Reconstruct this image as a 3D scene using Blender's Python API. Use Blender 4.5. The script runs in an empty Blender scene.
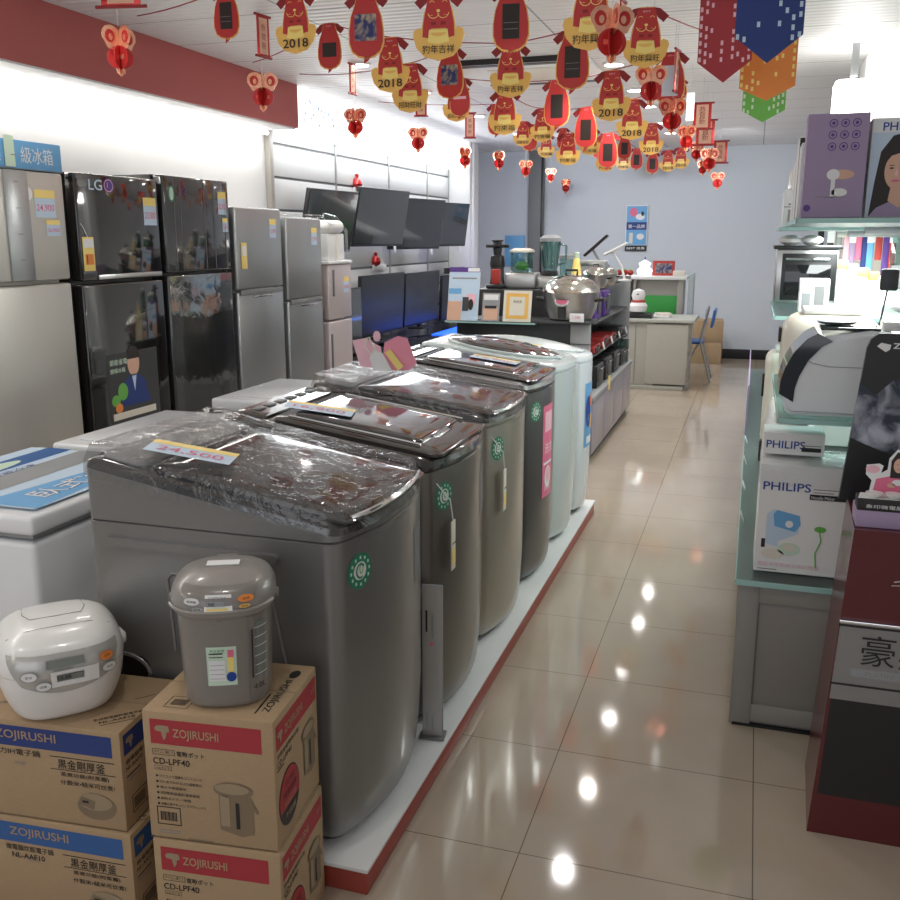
import bpy, bmesh, math, random
from math import sin, cos, pi, radians as R
from mathutils import Vector, Matrix
random.seed(7)
scene=bpy.context.scene
COL=scene.collection
# ------------------------------------------------------------------ camera
F=940.; VX,VY=757.,237.; CAMH=1.6
_t=math.atan2(450-VY,F)
UPc=Vector((0,cos(_t),-sin(_t)))
Yc=Vector(((VX-450)/F,(450-VY)/F,1)).normalized()
Xc=UPc.cross(Yc)
cam=bpy.data.cameras.new('camera'); camo=bpy.data.objects.new('camera',cam); COL.objects.link(camo)
cam.lens=36*F/900; cam.sensor_width=36; cam.clip_start=.05
r_=Vector((Xc[0],Yc[0],UPc[0])); u_=Vector((Xc[1],Yc[1],UPc[1])); b_=-Vector((Xc[2],Yc[2],UPc[2]))
mw=Matrix((r_,u_,b_)).transposed().to_4x4(); mw.translation=(0,0,CAMH); camo.matrix_world=mw
scene.camera=camo
def ray(px,py):
    d=Vector(((px-450)/F,(450-py)/F,1)); return Vector((d.dot(Xc),d.dot(Yc),d.dot(UPc)))
def at(px,py,x=None,y=None,z=None):
    r=ray(px,py)
    k=x/r[0] if x is not None else (y/r[1] if y is not None else (z-CAMH)/r[2])
    return Vector((r[0]*k,r[1]*k,CAMH+r[2]*k))
# ------------------------------------------------------------------ materials
def newmat(name):
    m=bpy.data.materials.new(name); m.use_nodes=True; return m,m.node_tree.nodes,m.node_tree.links,m.node_tree.nodes['Principled BSDF']
def mat(name,col,rough=.5,metal=0,coat=0,emit=0,ecol=None,noise=0,nscale=30,bump=0,bscale=40,spec=.5,stretch=None,bdist=.01):
    m,N,L,p=newmat(name)
    p.inputs['Base Color'].default_value=(*col,1); p.inputs['Roughness'].default_value=rough; p.inputs['Metallic'].default_value=metal
    p.inputs['Coat Weight'].default_value=coat; p.inputs['Coat Roughness'].default_value=.04; p.inputs['Specular IOR Level'].default_value=spec
    if emit: p.inputs['Emission Color'].default_value=(*(ecol or col),1); p.inputs['Emission Strength'].default_value=emit
    if noise or bump:
        tc=N.new('ShaderNodeTexCoord'); mp=N.new('ShaderNodeMapping'); L.new(tc.outputs['Object'],mp.inputs[0])
        if stretch: mp.inputs['Scale'].default_value=stretch
    if noise:
        n=N.new('ShaderNodeTexNoise'); n.inputs['Scale'].default_value=nscale; n.inputs['Detail'].default_value=4; L.new(mp.outputs[0],n.inputs[0])
        x=N.new('ShaderNodeMix'); x.data_type='RGBA'; L.new(n.outputs[0],x.inputs[0])
        x.inputs[6].default_value=(*[c*(1-noise) for c in col],1); x.inputs[7].default_value=(*[min(1,c*(1+noise)) for c in col],1)
        L.new(x.outputs[2],p.inputs['Base Color'])
    if bump:
        n=N.new('ShaderNodeTexNoise'); n.inputs['Scale'].default_value=bscale; n.inputs['Detail'].default_value=3; L.new(mp.outputs[0],n.inputs[0])
        b=N.new('ShaderNodeBump'); b.inputs['Strength'].default_value=bump; b.inputs['Distance'].default_value=bdist; L.new(n.outputs[0],b.inputs['Height']); L.new(b.outputs[0],p.inputs['Normal'])
    return m
def film(name,tint=(1,1,1),refl=.12,bump=.6,bscale=14,rough=.04):
    m,N,L,p=newmat(name); N.remove(p)
    out=[n for n in N if n.type=='OUTPUT_MATERIAL'][0]
    t=N.new('ShaderNodeBsdfTransparent'); t.inputs[0].default_value=(*tint,1)
    g=N.new('ShaderNodeBsdfGlossy'); g.inputs['Roughness'].default_value=rough
    fr=N.new('ShaderNodeLayerWeight'); fr.inputs[0].default_value=.25
    ma=N.new('ShaderNodeMath'); ma.operation='MULTIPLY_ADD'; ma.inputs[1].default_value=.4; ma.inputs[2].default_value=refl
    L.new(fr.outputs['Fresnel'],ma.inputs[0])
    x=N.new('ShaderNodeMixShader'); L.new(ma.outputs[0],x.inputs[0]); L.new(t.outputs[0],x.inputs[1]); L.new(g.outputs[0],x.inputs[2]); L.new(x.outputs[0],out.inputs[0])
    if bump:
        tc=N.new('ShaderNodeTexCoord'); n=N.new('ShaderNodeTexNoise'); n.inputs['Scale'].default_value=bscale; n.inputs['Detail'].default_value=3; n.inputs['Distortion'].default_value=1.2
        L.new(tc.outputs['Object'],n.inputs[0]); b=N.new('ShaderNodeBump'); b.inputs['Strength'].default_value=bump; b.inputs['Distance'].default_value=.02
        L.new(n.outputs[0],b.inputs['Height']); L.new(b.outputs[0],g.inputs['Normal'])
    return m
M={}
M['white']=mat('white_paint',(.8,.8,.79),.6)
M['wplastic']=mat('white_plastic',(.82,.81,.79),.28,coat=.3)
M['wappl']=mat('white_enamel',(.78,.8,.82),.25,coat=.3)
M['cream']=mat('cream_plastic',(.75,.7,.6),.35)
M['black']=mat('black_plastic',(.015,.015,.016),.35)
M['blackgloss']=mat('black_gloss',(.008,.008,.009),.06,coat=.6)
M['darkgrey']=mat('dark_grey_plastic',(.05,.052,.055),.4)
M['grey']=mat('grey_laminate',(.3,.31,.32),.5)
M['midgrey']=mat('mid_grey',(.18,.185,.19),.45)
M['band']=mat('satin_band',(.3,.3,.3),.35,.6)
M['chrome']=mat('chrome',(.8,.8,.8),.08,1)
M['steel']=mat('brushed_steel',(.58,.58,.57),.28,1,noise=.08,nscale=40,stretch=(1,1,20))
M['silver']=mat('silver_door',(.47,.48,.48),.3,.75,noise=.06,nscale=6,stretch=(1,1,.3))
M['champ']=mat('champagne_door',(.6,.58,.53),.3,.5,coat=.3,noise=.04,nscale=4,stretch=(1,4,.2))
M['pinkdoor']=mat('pale_pink_door',(.6,.52,.52),.3,.3)
M['fblack']=mat('black_glass_door',(.012,.01,.009),.07,coat=1,spec=.6)
M['fblack2']=mat('dark_mirror_door',(.03,.03,.031),.1,coat=1,bump=.08,bscale=5,spec=.6)
M['red']=mat('red_paint',(.42,.035,.03),.45)
M['bulk']=mat('brick_red_paint',(.42,.1,.09),.7)
M['plinthred']=mat('plinth_red',(.36,.06,.04),.4)
M['dred']=mat('dark_red_gloss',(.1,.008,.012),.3,coat=.4)
M['card']=mat('kraft_cardboard',(.41,.285,.165),.8,noise=.1,nscale=60,stretch=(1,1,6),bump=.1,bscale=200)
M['cardd']=mat('kraft_print_brown',(.22,.16,.1),.8)
M['cardm']=mat('kraft_print_tan',(.33,.25,.16),.8)
M['boxred']=mat('box_red_print',(.38,.03,.04),.6)
M['boxblue']=mat('box_navy_print',(.02,.045,.2),.6)
M['boxblue2']=mat('box_blue_print',(.03,.11,.32),.6)
M['ink']=mat('black_ink',(.018,.017,.016),.6)
M['inkg']=mat('grey_ink',(.25,.25,.25),.6)
M['paper']=mat('white_paper',(.82,.82,.82),.6)
M['paperb']=mat('pale_blue_paper',(.55,.68,.82),.5)
M['philblue']=mat('blue_ink',(.01,.05,.3),.5)
M['skyb']=mat('sky_blue_print',(.15,.4,.7),.5)
M['yellow']=mat('yellow_print',(.85,.55,.08),.5)
M['orange']=mat('orange_print',(.8,.25,.05),.5)
M['green']=mat('green_print',(.02,.22,.12),.5)
M['leaf']=mat('leaf_green_print',(.15,.45,.08),.5)
M['gboard']=mat('green_board',(.03,.3,.05),.5)
M['pink']=mat('pink_print',(.75,.16,.28),.5)
M['cpink']=mat('coral_pink_card',(.85,.3,.4),.5)
M['lpink']=mat('pale_pink_print',(.85,.5,.58),.5)
M['purple']=mat('lilac_card',(.36,.27,.42),.5)
M['violet']=mat('violet_print',(.1,.04,.25),.5)
M['skin']=mat('skin_print',(.7,.42,.3),.55)
M['hair']=mat('hair_print',(.02,.013,.01),.5)
M['taupe']=mat('taupe_plastic',(.22,.2,.18),.28,coat=.35)
M['taupel']=mat('taupe_light',(.27,.25,.23),.3,coat=.3)
M['lcd']=mat('lcd_grey',(.2,.22,.2),.2)
M['panelsilver']=mat('pale_panel',(.5,.49,.46),.22,.3)
M['gold']=mat('gold_print',(.85,.5,.12),.4)
M['gold2']=mat('light_gold_print',(.93,.72,.22),.4)
M['prd']=mat('pennant_red',(.5,.03,.03),.45)
M['prdd']=mat('pennant_dark_red',(.26,.012,.015),.45)
M['foil']=mat('red_foil',(.6,.05,.05),.25,.55,bump=.2,bscale=30)
M['foilg']=mat('rose_gold_foil',(.95,.5,.34),.22,.8,bump=.2,bscale=30)
M['cord']=mat('red_cord',(.3,.02,.03),.6)
M['thread']=mat('clear_thread',(.6,.6,.6),.4)
M['desk']=mat('desk_greige',(.42,.41,.36),.5)
M['desktop']=mat('desk_top_grey',(.45,.46,.42),.45)
M['bluep']=mat('chair_blue',(.03,.12,.4),.4)
M['wgrey']=mat('washer_grey_metal',(.24,.24,.235),.33,.55,coat=.25)
M['wgrey2']=mat('washer_dark_taupe',(.17,.16,.145),.3,.5,coat=.4)
M['wgrey3']=mat('washer_champagne',(.38,.355,.3),.3,.5,coat=.4)
M['wgrey4']=mat('washer_charcoal',(.1,.1,.1),.3,.4,coat=.4)
M['wwhite']=mat('washer_pale_grey',(.55,.62,.62),.25,0,coat=.5)
M['wwhite2']=mat('washer_white',(.75,.8,.83),.22,0,coat=.5)
M['glossblk']=mat('washer_glass_lid',(.02,.02,.022),.07,coat=1,bump=.12,bscale=6)
M['dec']=mat('lid_dark_rim',(.035,.031,.028),.13,coat=.5)
M['film']=film('cling_film',refl=.05,bump=.45,bscale=12)
M['film2']=film('cling_film_door',refl=.02,bump=.12,bscale=5)
M['glass']=film('clear_glass',(.93,.98,.96),.06,0)
M['glasst']=film('blender_jar_glass',(.55,.72,.7),.1,0)
M['gedge']=mat('glass_edge_teal',(.35,.58,.54),.2)
M['glassf']=film('frosted_teal_glass',(.62,.78,.75),.12,0,rough=.3)
M['tvb']=mat('bench_tv_screen',(.016,.017,.018),.3,spec=.3)
M['tv']=mat('tv_screen',(.03,.035,.04),.12,coat=.7)
M['lamp']=mat('lamp_emitter',(1,1,1),.5,emit=18,ecol=(1,.98,.95))
M['tube']=mat('cove_tube',(1,1,1),.5,emit=9,ecol=(1,.97,.93))
M['emissive']=mat('white_fascia_glow',(1,1,1),.5,emit=1.7,ecol=(.95,.98,1))  # no lamp: brightness of the white fascia put in as emission
M['blueled']=mat('blue_led_light',(.02,.1,1),.4,emit=1.8,ecol=(.02,.12,1))
M['glowwhite']=mat('white_glow',(1,1,1),.5,emit=2.5,ecol=(.93,1,.98))  # emission put in for blown-out white spots
M['alu']=mat('aluminium_trim',(.45,.46,.47),.35,.8)
M['kickblk']=mat('kick_black',(.01,.01,.012),.5)
M['cab']=mat('cabinet_taupe',(.27,.25,.225),.45,noise=.03,nscale=200)
M['cabl']=mat('cabinet_grey_trim',(.3,.285,.26),.4)
M['lilac']=mat('cabinet_lilac_grey',(.3,.28,.35),.3,coat=.4)
M['potlid']=mat('hammered_steel',(.72,.7,.64),.12,1,bump=.25,bscale=18)
M['ptgreen']=mat('pale_green_print',(.6,.75,.6),.5)
# cloud print on poster
def cloudmat():
    m,N,L,p=newmat('cloud_photo_print'); tc=N.new('ShaderNodeTexCoord'); n=N.new('ShaderNodeTexNoise'); n.inputs['Scale'].default_value=14; n.inputs['Detail'].default_value=8; n.inputs['Distortion'].default_value=.6
    L.new(tc.outputs['Object'],n.inputs[0]); c=N.new('ShaderNodeValToRGB'); c.color_ramp.elements[0].position=.42; c.color_ramp.elements[0].color=(.02,.03,.05,1); c.color_ramp.elements[1].position=.66; c.color_ramp.elements[1].color=(.45,.47,.55,1)
    L.new(n.outputs[0],c.inputs[0]); L.new(c.outputs[0],p.inputs['Base Color']); p.inputs['Roughness'].default_value=.3; return m
M['cloud']=cloudmat()
def picmat(name,c1,c2,s):
    m,N,L,p=newmat(name); tc=N.new('ShaderNodeTexCoord'); n=N.new('ShaderNodeTexNoise'); n.inputs['Scale'].default_value=s; n.inputs['Detail'].default_value=5; n.inputs['Distortion'].default_value=1.5
    L.new(tc.outputs['Object'],n.inputs[0]); c=N.new('ShaderNodeValToRGB'); c.color_ramp.elements[0].position=.4; c.color_ramp.elements[0].color=(*c1,1); c.color_ramp.elements[1].position=.62; c.color_ramp.elements[1].color=(*c2,1)
    L.new(n.outputs[0],c.inputs[0]); L.new(c.outputs[0],p.inputs['Base Color']); p.inputs['Roughness'].default_value=.4; return m
M['tvpic']=picmat('blue_gold_picture',(.02,.03,.14),(.5,.4,.25),14)
M['icepic']=picmat('blue_ice_print',(.03,.1,.45),(.6,.72,.85),9)
# floor tiles
def floormat():
    m,N,L,p=newmat('polished_beige_tile')
    tc=N.new('ShaderNodeTexCoord'); mp=N.new('ShaderNodeMapping'); mp.inputs['Location'].default_value=(.494,-2.156+.54*10,0); L.new(tc.outputs['Object'],mp.inputs[0])
    sx=N.new('ShaderNodeSeparateXYZ'); L.new(mp.outputs[0],sx.inputs[0])
    def edge(o,size,wd):
        a=N.new('ShaderNodeMath'); a.operation='PINGPONG'; a.inputs[1].default_value=size/2; L.new(o,a.inputs[0])
        b=N.new('ShaderNodeMath'); b.operation='LESS_THAN'; b.inputs[1].default_value=wd; L.new(a.outputs[0],b.inputs[0]); return b
    e1=edge(sx.outputs[0],.593,.0016); e2=edge(sx.outputs[1],.54,.0016)
    mx=N.new('ShaderNodeMath'); mx.operation='MAXIMUM'; L.new(e1.outputs[0],mx.inputs[0]); L.new(e2.outputs[0],mx.inputs[1])
    n=N.new('ShaderNodeTexNoise'); n.inputs['Scale'].default_value=3; n.inputs['Detail'].default_value=6; L.new(tc.outputs['Object'],n.inputs[0])
    c=N.new('ShaderNodeMix'); c.data_type='RGBA'; L.new(n.outputs[0],c.inputs[0]); c.inputs[6].default_value=(.42,.345,.265,1); c.inputs[7].default_value=(.51,.43,.34,1)
    g=N.new('ShaderNodeMix'); g.data_type='RGBA'; L.new(mx.outputs[0],g.inputs[0]); L.new(c.outputs[2],g.inputs[6]); g.inputs[7].default_value=(.16,.13,.1,1)
    L.new(g.outputs[2],p.inputs['Base Color']); p.inputs['Roughness'].default_value=.065; p.inputs['Specular IOR Level'].default_value=.62
    return m
M['floor']=floormat()
def ceilmat():
    m,N,L,p=newmat('ceiling_strip_panels'); tc=N.new('ShaderNodeTexCoord'); sx=N.new('ShaderNodeSeparateXYZ'); L.new(tc.outputs['Object'],sx.inputs[0])
    def edge(o,size,wd):
        a=N.new('ShaderNodeMath'); a.operation='PINGPONG'; a.inputs[1].default_value=size/2; L.new(o,a.inputs[0])
        b=N.new('ShaderNodeMath'); b.operation='LESS_THAN'; b.inputs[1].default_value=wd; L.new(a.outputs[0],b.inputs[0]); return b
    e1=edge(sx.outputs[0],1.2,.006); e2=edge(sx.outputs[1],.6,.005)
    mx=N.new('ShaderNodeMath'); mx.operation='MAXIMUM'; L.new(e1.outputs[0],mx.inputs[0]); L.new(e2.outputs[0],mx.inputs[1])
    g=N.new('ShaderNodeMix'); g.data_type='RGBA'; L.new(mx.outputs[0],g.inputs[0]); g.inputs[6].default_value=(.74,.73,.72,1); g.inputs[7].default_value=(.3,.3,.31,1)
    w=N.new('ShaderNodeTexWave'); w.inputs['Scale'].default_value=4.2; w.bands_direction='Y'; L.new(tc.outputs['Object'],w.inputs[0])
    b=N.new('ShaderNodeBump'); b.inputs['Strength'].default_value=.35; b.inputs['Distance'].default_value=.02; L.new(w.outputs[0],b.inputs['Height']); L.new(b.outputs[0],p.inputs['Normal'])
    L.new(g.outputs[2],p.inputs['Base Color']); p.inputs['Roughness'].default_value=.45
    return m
M['ceil']=ceilmat()
M['wall']=mat('wall_white',(.74,.745,.75),.75)
M['wallc']=mat('wall_pale_blue',(.6,.64,.69),.75)
M['slat']=mat('slat_panel_white',(.7,.71,.71),.5)
# ------------------------------------------------------------------ text
_tc={}
def textmesh(s,bold=0):
    k=(s,bold)
    if k in _tc: return _tc[k]
    c=bpy.data.curves.new('t','FONT'); c.body=s; c.size=1; c.resolution_u=3; c.offset=min(bold,.006) if max(map(ord,s))>0x2000 else bold; c.align_x='LEFT'
    o=bpy.data.objects.new('t',c); COL.objects.link(o); dg=bpy.context.evaluated_depsgraph_get(); me=bpy.data.meshes.new_from_object(o.evaluated_get(dg))
    v=[(a.co.x,a.co.y) for a in me.vertices]; f=[tuple(p.vertices) for p in me.polygons]
    bpy.data.objects.remove(o); bpy.data.curves.remove(c); bpy.data.meshes.remove(me)
    if v:
        x0=min(a[0] for a in v); x1=max(a[0] for a in v); y0=min(a[1] for a in v); y1=max(a[1] for a in v)
        v=[(a-x0,b-y0) for a,b in v]; _tc[k]=(v,f,x1-x0,y1-y0)
    else: _tc[k]=([],[],1,1)
    return _tc[k]
class Fr:
    def __init__(s,o,u,v,fn=None):
        s.o=Vector(o); s.u=Vector(u).normalized(); s.v=Vector(v).normalized(); s.n=s.u.cross(s.v); s.fn=fn
    def __call__(s,x,y,l=1):
        if s.fn: return s.fn(x,y,l)
        return s.o+s.u*x+s.v*y+s.n*(.0007*l)
# ------------------------------------------------------------------ mesh builder
class MB:
    def __init__(s): s.v=[];s.f=[];s.mi=[];s.mats=[]
    def m(s,k):
        k=M[k] if isinstance(k,str) else k
        if k not in s.mats: s.mats.append(k)
        return s.mats.index(k)
    def add(s,vs,fs,k,T=None):
        b=len(s.v); i=s.m(k)
        for p in vs:
            p=Vector(p); s.v.append(tuple(T@p) if T else tuple(p))
        for f in fs: s.f.append(tuple(a+b for a in f)); s.mi.append(i)
        return s
    def bm(s,bm,k,T=None):
        bm.verts.index_update(); s.add([v.co.copy() for v in bm.verts],[[v.index for v in f.verts] for f in bm.faces],k,T); bm.free(); return s
    def box(s,x0,x1,y0,y1,z0,z1,k,b=0,seg=2,T=None):
        bm=bmesh.new(); bmesh.ops.create_cube(bm,size=1)
        for v in bm.verts: v.co=Vector(((x0+x1)/2+v.co.x*(x1-x0),(y0+y1)/2+v.co.y*(y1-y0),(z0+z1)/2+v.co.z*(z1-z0)))
        if b: bmesh.ops.bevel(bm,geom=bm.edges[:],offset=min(b,.49*min(x1-x0,y1-y0,z1-z0)),segments=seg,profile=.5,affect='EDGES')
        return s.bm(bm,k,T)
    def prism(s,pts,h0,h1,k,T=None):
        n=len(pts); vs=[(p[0],p[1],h0) for p in pts]+[(p[0],p[1],h1) for p in pts]
        fs=[tuple(range(n-1,-1,-1)),tuple(range(n,2*n))]+[(i,(i+1)%n,n+(i+1)%n,n+i) for i in range(n)]
        return s.add(vs,fs,k,T)
    def loft(s,rings,k,cap=(1,1),T=None):
        n=len(rings[0]); vs=[p for r in rings for p in r]; fs=[]
        for j in range(len(rings)-1):
            for i in range(n): fs.append((j*n+i,j*n+(i+1)%n,(j+1)*n+(i+1)%n,(j+1)*n+i))
        if cap[0]: fs.append(tuple(range(n-1,-1,-1)))
        if cap[1]: fs.append(tuple((len(rings)-1)*n+i for i in range(n)))
        return s.add(vs,fs,k,T)
    def lathe(s,prof,k,c=(0,0,0),seg=28,T=None,sx=1,sy=1):
        rings=[[(c[0]+r*cos(2*pi*i/seg)*sx,c[1]+r*sin(2*pi*i/seg)*sy,c[2]+z) for i in range(seg)] for r,z in prof]
        return s.loft(rings,k,T=T)
    def cyl(s,c,r,h,k,seg=24,T=None,axis='z'):
        A={'z':Matrix(),'x':Matrix.Rotation(pi/2,4,'Y'),'y':Matrix.Rotation(-pi/2,4,'X')}[axis]
        B=Matrix.Translation(c)@A
        if T: B=T@B
        return s.lathe([(r,0),(r,h)],k,seg=seg,T=B)
    def tube(s,path,r,k,seg=8,T=None,closed=False):
        P=[Vector(p) for p in path]; rings=[]; n=len(P); up=None
        for i,p in enumerate(P):
            if closed: t=(P[(i+1)%n]-P[i-1]).normalized()
            else: t=(P[min(i+1,n-1)]-P[max(i-1,0)]).normalized()
            if up is None: up=Vector((0,0,1)) if abs(t.z)<.9 else Vector((1,0,0))
            a=t.cross(up).normalized(); b=a.cross(t).normalized(); up=b
            rr=r[i] if isinstance(r,(list,tuple)) else r
            rings.append([p+a*cos(2*pi*j/seg)*rr+b*sin(2*pi*j/seg)*rr for j in range(seg)])
        if closed: rings.append(rings[0]); return s.loft(rings,k,cap=(0,0),T=T)
        return s.loft(rings,k,T=T)
    # flat print on a frame
    def poly(s,fr,pts,k,l=1): return s.add([fr(x,y,l) for x,y in pts],[tuple(range(len(pts)))],k)
    def rect(s,fr,x,y,w,h,k,l=1,n=1):
        for i in range(n):
            a=x+w*i/n; b=x+w*(i+1)/n
            s.poly(fr,[(a,y),(b,y),(b,y+h),(a,y+h)],k,l)
        return s
    def ell(s,fr,cx,cy,rx,ry,k,l=1,n=24,a0=0,a1=2*pi): return s.poly(fr,[(cx+rx*cos(a0+(a1-a0)*i/n),cy+ry*sin(a0+(a1-a0)*i/n)) for i in range(n+(a1-a0<6))],k,l)
    def ring(s,fr,cx,cy,rx,ry,w,k,l=1,n=24,a0=0,a1=2*pi):
        for i in range(n):
            a=a0+(a1-a0)*i/n; b=a0+(a1-a0)*(i+1)/n
            s.poly(fr,[(cx+rx*cos(a),cy+ry*sin(a)),(cx+rx*cos(b),cy+ry*sin(b)),(cx+(rx-w)*cos(b),cy+(ry-w)*sin(b)),(cx+(rx-w)*cos(a),cy+(ry-w)*sin(a))][::-1],k,l)
        return s
    def frame(s,fr,x,y,w,h,t,k,l=1):
        s.rect(fr,x,y,w,t,k,l); s.rect(fr,x,y+h-t,w,t,k,l); s.rect(fr,x,y+t,t,h-2*t,k,l); return s.rect(fr,x+w-t,y+t,t,h-2*t,k,l)
    def txt(s,fr,x,y,h,t,k,l=2,al='L',w=None,bold=0,rot=0):
        v,f,tw,th=textmesh(t,bold)
        if not v: return s
        sc=h/th; sx=(w/tw) if w else sc; W=tw*sx
        x0=x-(W if al=='R' else W/2 if al=='C' else 0); c,d=cos(rot),sin(rot)
        return s.add([fr(x0+a*sx*c-b*sc*d,y+a*sx*d+b*sc*c,l) for a,b in v],f,k)
    def build(s,name,parent=None,ang=35,label=None,loc=None,rot=None):
        me=bpy.data.meshes.new(name); me.from_pydata(s.v,[],s.f)
        for k in s.mats: me.materials.append(k)
        me.polygons.foreach_set('material_index',s.mi); me.polygons.foreach_set('use_smooth',[True]*len(s.f)); me.update()
        me.set_sharp_from_angle(angle=R(ang))
        o=bpy.data.objects.new(name,me); COL.objects.link(o)
        if parent: o.parent=parent
        if label: o['label']=label
        if loc: o.location=loc
        if rot is not None: o.rotation_euler=rot if hasattr(rot,'__len__') else (0,0,rot)
        return o
def tag(o,label,cat,group=None):
    o['label']=label; o['category']=cat
    if group: o['group']=group
    return o
def thing(name,label,cat,loc=(0,0,0),rz=0,group=None,rot=None):
    o=bpy.data.objects.new(name,None); COL.objects.link(o); o.location=loc; o.rotation_euler=rot or (0,0,rz); o.empty_display_size=.05
    return tag(o,label,cat,group)
def kids(o): return [c for c in bpy.data.objects if c.parent==o]
def dup(root,loc,rz=0,label=None,group=None):
    def cp(o,p):
        c=o.copy(); COL.objects.link(c)
        if p: c.parent=p
        for ch in kids(o): cp(ch,c)
        return c
    r=cp(root,None); r.location=loc; r.rotation_euler=(0,0,rz)
    if label: r['label']=label
    if group: r['group']=group
    return r
def struct(mb,name,parent=None,**k):
    o=mb.build(name,parent,**k)
    if not parent: o['kind']='structure'
    return o
def box(x0,x1,y0,y1,z0,z1,k,b=0): return MB().box(x0,x1,y0,y1,z0,z1,k,b)
# ================================================================== SETTING
CZ=2.75; LW=-3.78; BY=13.2; RW=.98
struct(box(LW-.2,RW+.2,-2.5,BY+.2,-.1,0,'floor'),'floor')
struct(box(LW-.2,RW+.2,-2.5,BY+.2,CZ,CZ+.1,'ceil'),'ceiling')
struct(box(LW-.15,LW,-2.5,BY+.15,0,CZ,'wall'),'wall_left')
struct(box(RW,RW+.15,-2.5,BY+.15,0,CZ,'wall'),'wall_right')
struct(box(LW-.15,RW+.15,BY,BY+.15,0,CZ,'wallc'),'wall_back')
struct(box(-2.83,RW,BY-.015,BY,0,.13,'kickblk',.002),'baseboard_back')
m=MB().box(-3.04,-2.83,BY-.1,BY,0,CZ,'midgrey',.004).box(-2.86,-2.83,BY-.12,BY-.1,0,CZ,'black',.003); struct(m,'trim_1')
m=MB().box(LW,LW+.3,11.75,12.05,0,CZ,'white',.006).box(LW+.3,LW+.34,11.8,12.0,0,CZ,'wall',.006); struct(m,'trim_2')
struct(box(.6,RW,7.0,7.45,0,CZ,'white',.005),'trim_3')
# red bulkhead + white one, its overexposed brightness put in as emission
m=MB().box(LW,-3.47,-2.5,7.0,2.43,CZ,'bulk',.004); m.box(LW,-3.49,-2.5,6.98,2.42,2.43,'white'); struct(m,'trim_4')
m=MB().box(LW,-3.5,7.02,11.74,2.44,CZ,'emissive',.004)
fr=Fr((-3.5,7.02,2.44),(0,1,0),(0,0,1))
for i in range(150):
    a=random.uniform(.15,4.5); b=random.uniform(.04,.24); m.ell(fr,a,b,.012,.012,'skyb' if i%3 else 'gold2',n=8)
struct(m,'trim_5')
# slat wall behind televisions
m=MB()
for k,(y0,y1) in enumerate([(7.06,8.3),(8.32,9.65),(9.67,10.9),(10.92,11.73)]):
    z=0.
    while z<2.43:
        m.box(LW,LW+.02,y0,y1,z+.006,min(z+.245,2.43),'slat',.003); z+=.26
    m.box(LW,LW+.026,y1-.005,y1+.03,0,2.43,'alu')
m.box(LW,LW+.008,7.03,11.74,0,2.43,'midgrey'); m.box(LW,LW+.05,7.0,7.06,0,2.43,'cabl',.003)
struct(m,'wall_panel_left')
bpy.data.objects['wall_panel_left'].name='trim_6'
# blue lower board by back left
tag(box(LW+.4,-3.1,BY-.03,BY-.005,1.2,1.62,'skyb',.003).build('notice_board'),'light blue poster board low on back wall beside dark column','poster')
# ================================================================== LIGHTS
def area(name,loc,sx,sy,power,col=(1,.97,.93),rot=(0,0,0)):
    l=bpy.data.lights.new(name,'AREA'); l.shape='RECTANGLE'; l.size=sx; l.size_y=sy; l.energy=power; l.color=col
    o=bpy.data.objects.new(name,l); COL.objects.link(o); o.location=loc; o.rotation_euler=rot; return o
dl=None
def downlight(x,y,label,power=26,col=(1,.97,.93)):
    global dl
    t=thing('ceiling_downlight',label,'ceiling light',(x,y,CZ),0,None)
    MB().lathe([(.075,0),(.078,-.012),(.062,-.016),(.058,-.004),(.058,0)],'white',seg=20).build('rim',t)
    MB().lathe([(.0,-.003),(.056,-.003)],'lamp',seg=20).build('lamp_face',t)
    l=bpy.data.lights.new('downlight','SPOT'); l.energy=power; l.spot_size=R(125); l.spot_blend=.6; l.shadow_soft_size=.04; l.color=col
    o=bpy.data.objects.new('downlight_beam',l); COL.objects.link(o); o.location=(x,y,CZ-.03)
names=['nearest','second','third','fourth','fifth','farthest']
for i,y in enumerate([5.75,6.8,8.0,9.0,10.3,11.3]): downlight(-1.0,y,f'round recessed ceiling light over the aisle, {names[i]} of the aisle row',36,(1,.9,.8) if i in(1,3) else (.95,.97,1))
for i,y in enumerate([6.3,7.6,9.2,10.9]): downlight(-2.65,y,f'round recessed ceiling light near the television wall, {names[i] if i<3 else "farthest"} of that row',36)
# near downlights outside the frame
for x,y in [(-1.0,1.4),(-2.6,3.2),(-2.6,.8),(-1.0,3.9)]:
    l=bpy.data.lights.new('downlight','SPOT'); l.energy=22; l.spot_size=R(130); l.spot_blend=.6; l.shadow_soft_size=.07; l.color=(1,.95,.88)
    o=bpy.data.objects.new('downlight_beam',l); COL.objects.link(o); o.location=(x,y,CZ-.03)
# cove tubes
m=MB()
for k in range(3,7): tag(MB().tube([(LW+.07,-2.3+k*1.33,2.395),(LW+.07,-2.3+k*1.33+1.25,2.395)],.014,'tube').build('fluorescent_tube'),'bright fluorescent tube under the red bulkhead, '+['at the left edge of the photo','second from the left edge','third from the left edge','last one before the bulkhead ends'][k-3],'light','tubes under the red bulkhead')
area('cove_light',(LW+.1,2.3,2.38),.06,9.2,38,(1,.96,.9),(0,R(-10),0))
area('tv_cove_light',(-3.3,9.3,2.45),.2,4.6,22,(.95,.98,1),(0,R(-70),0))
area('tv_cove_down',(-3.6,9.3,2.42),.1,4.6,14,(.95,.98,1),(0,0,0))
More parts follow.
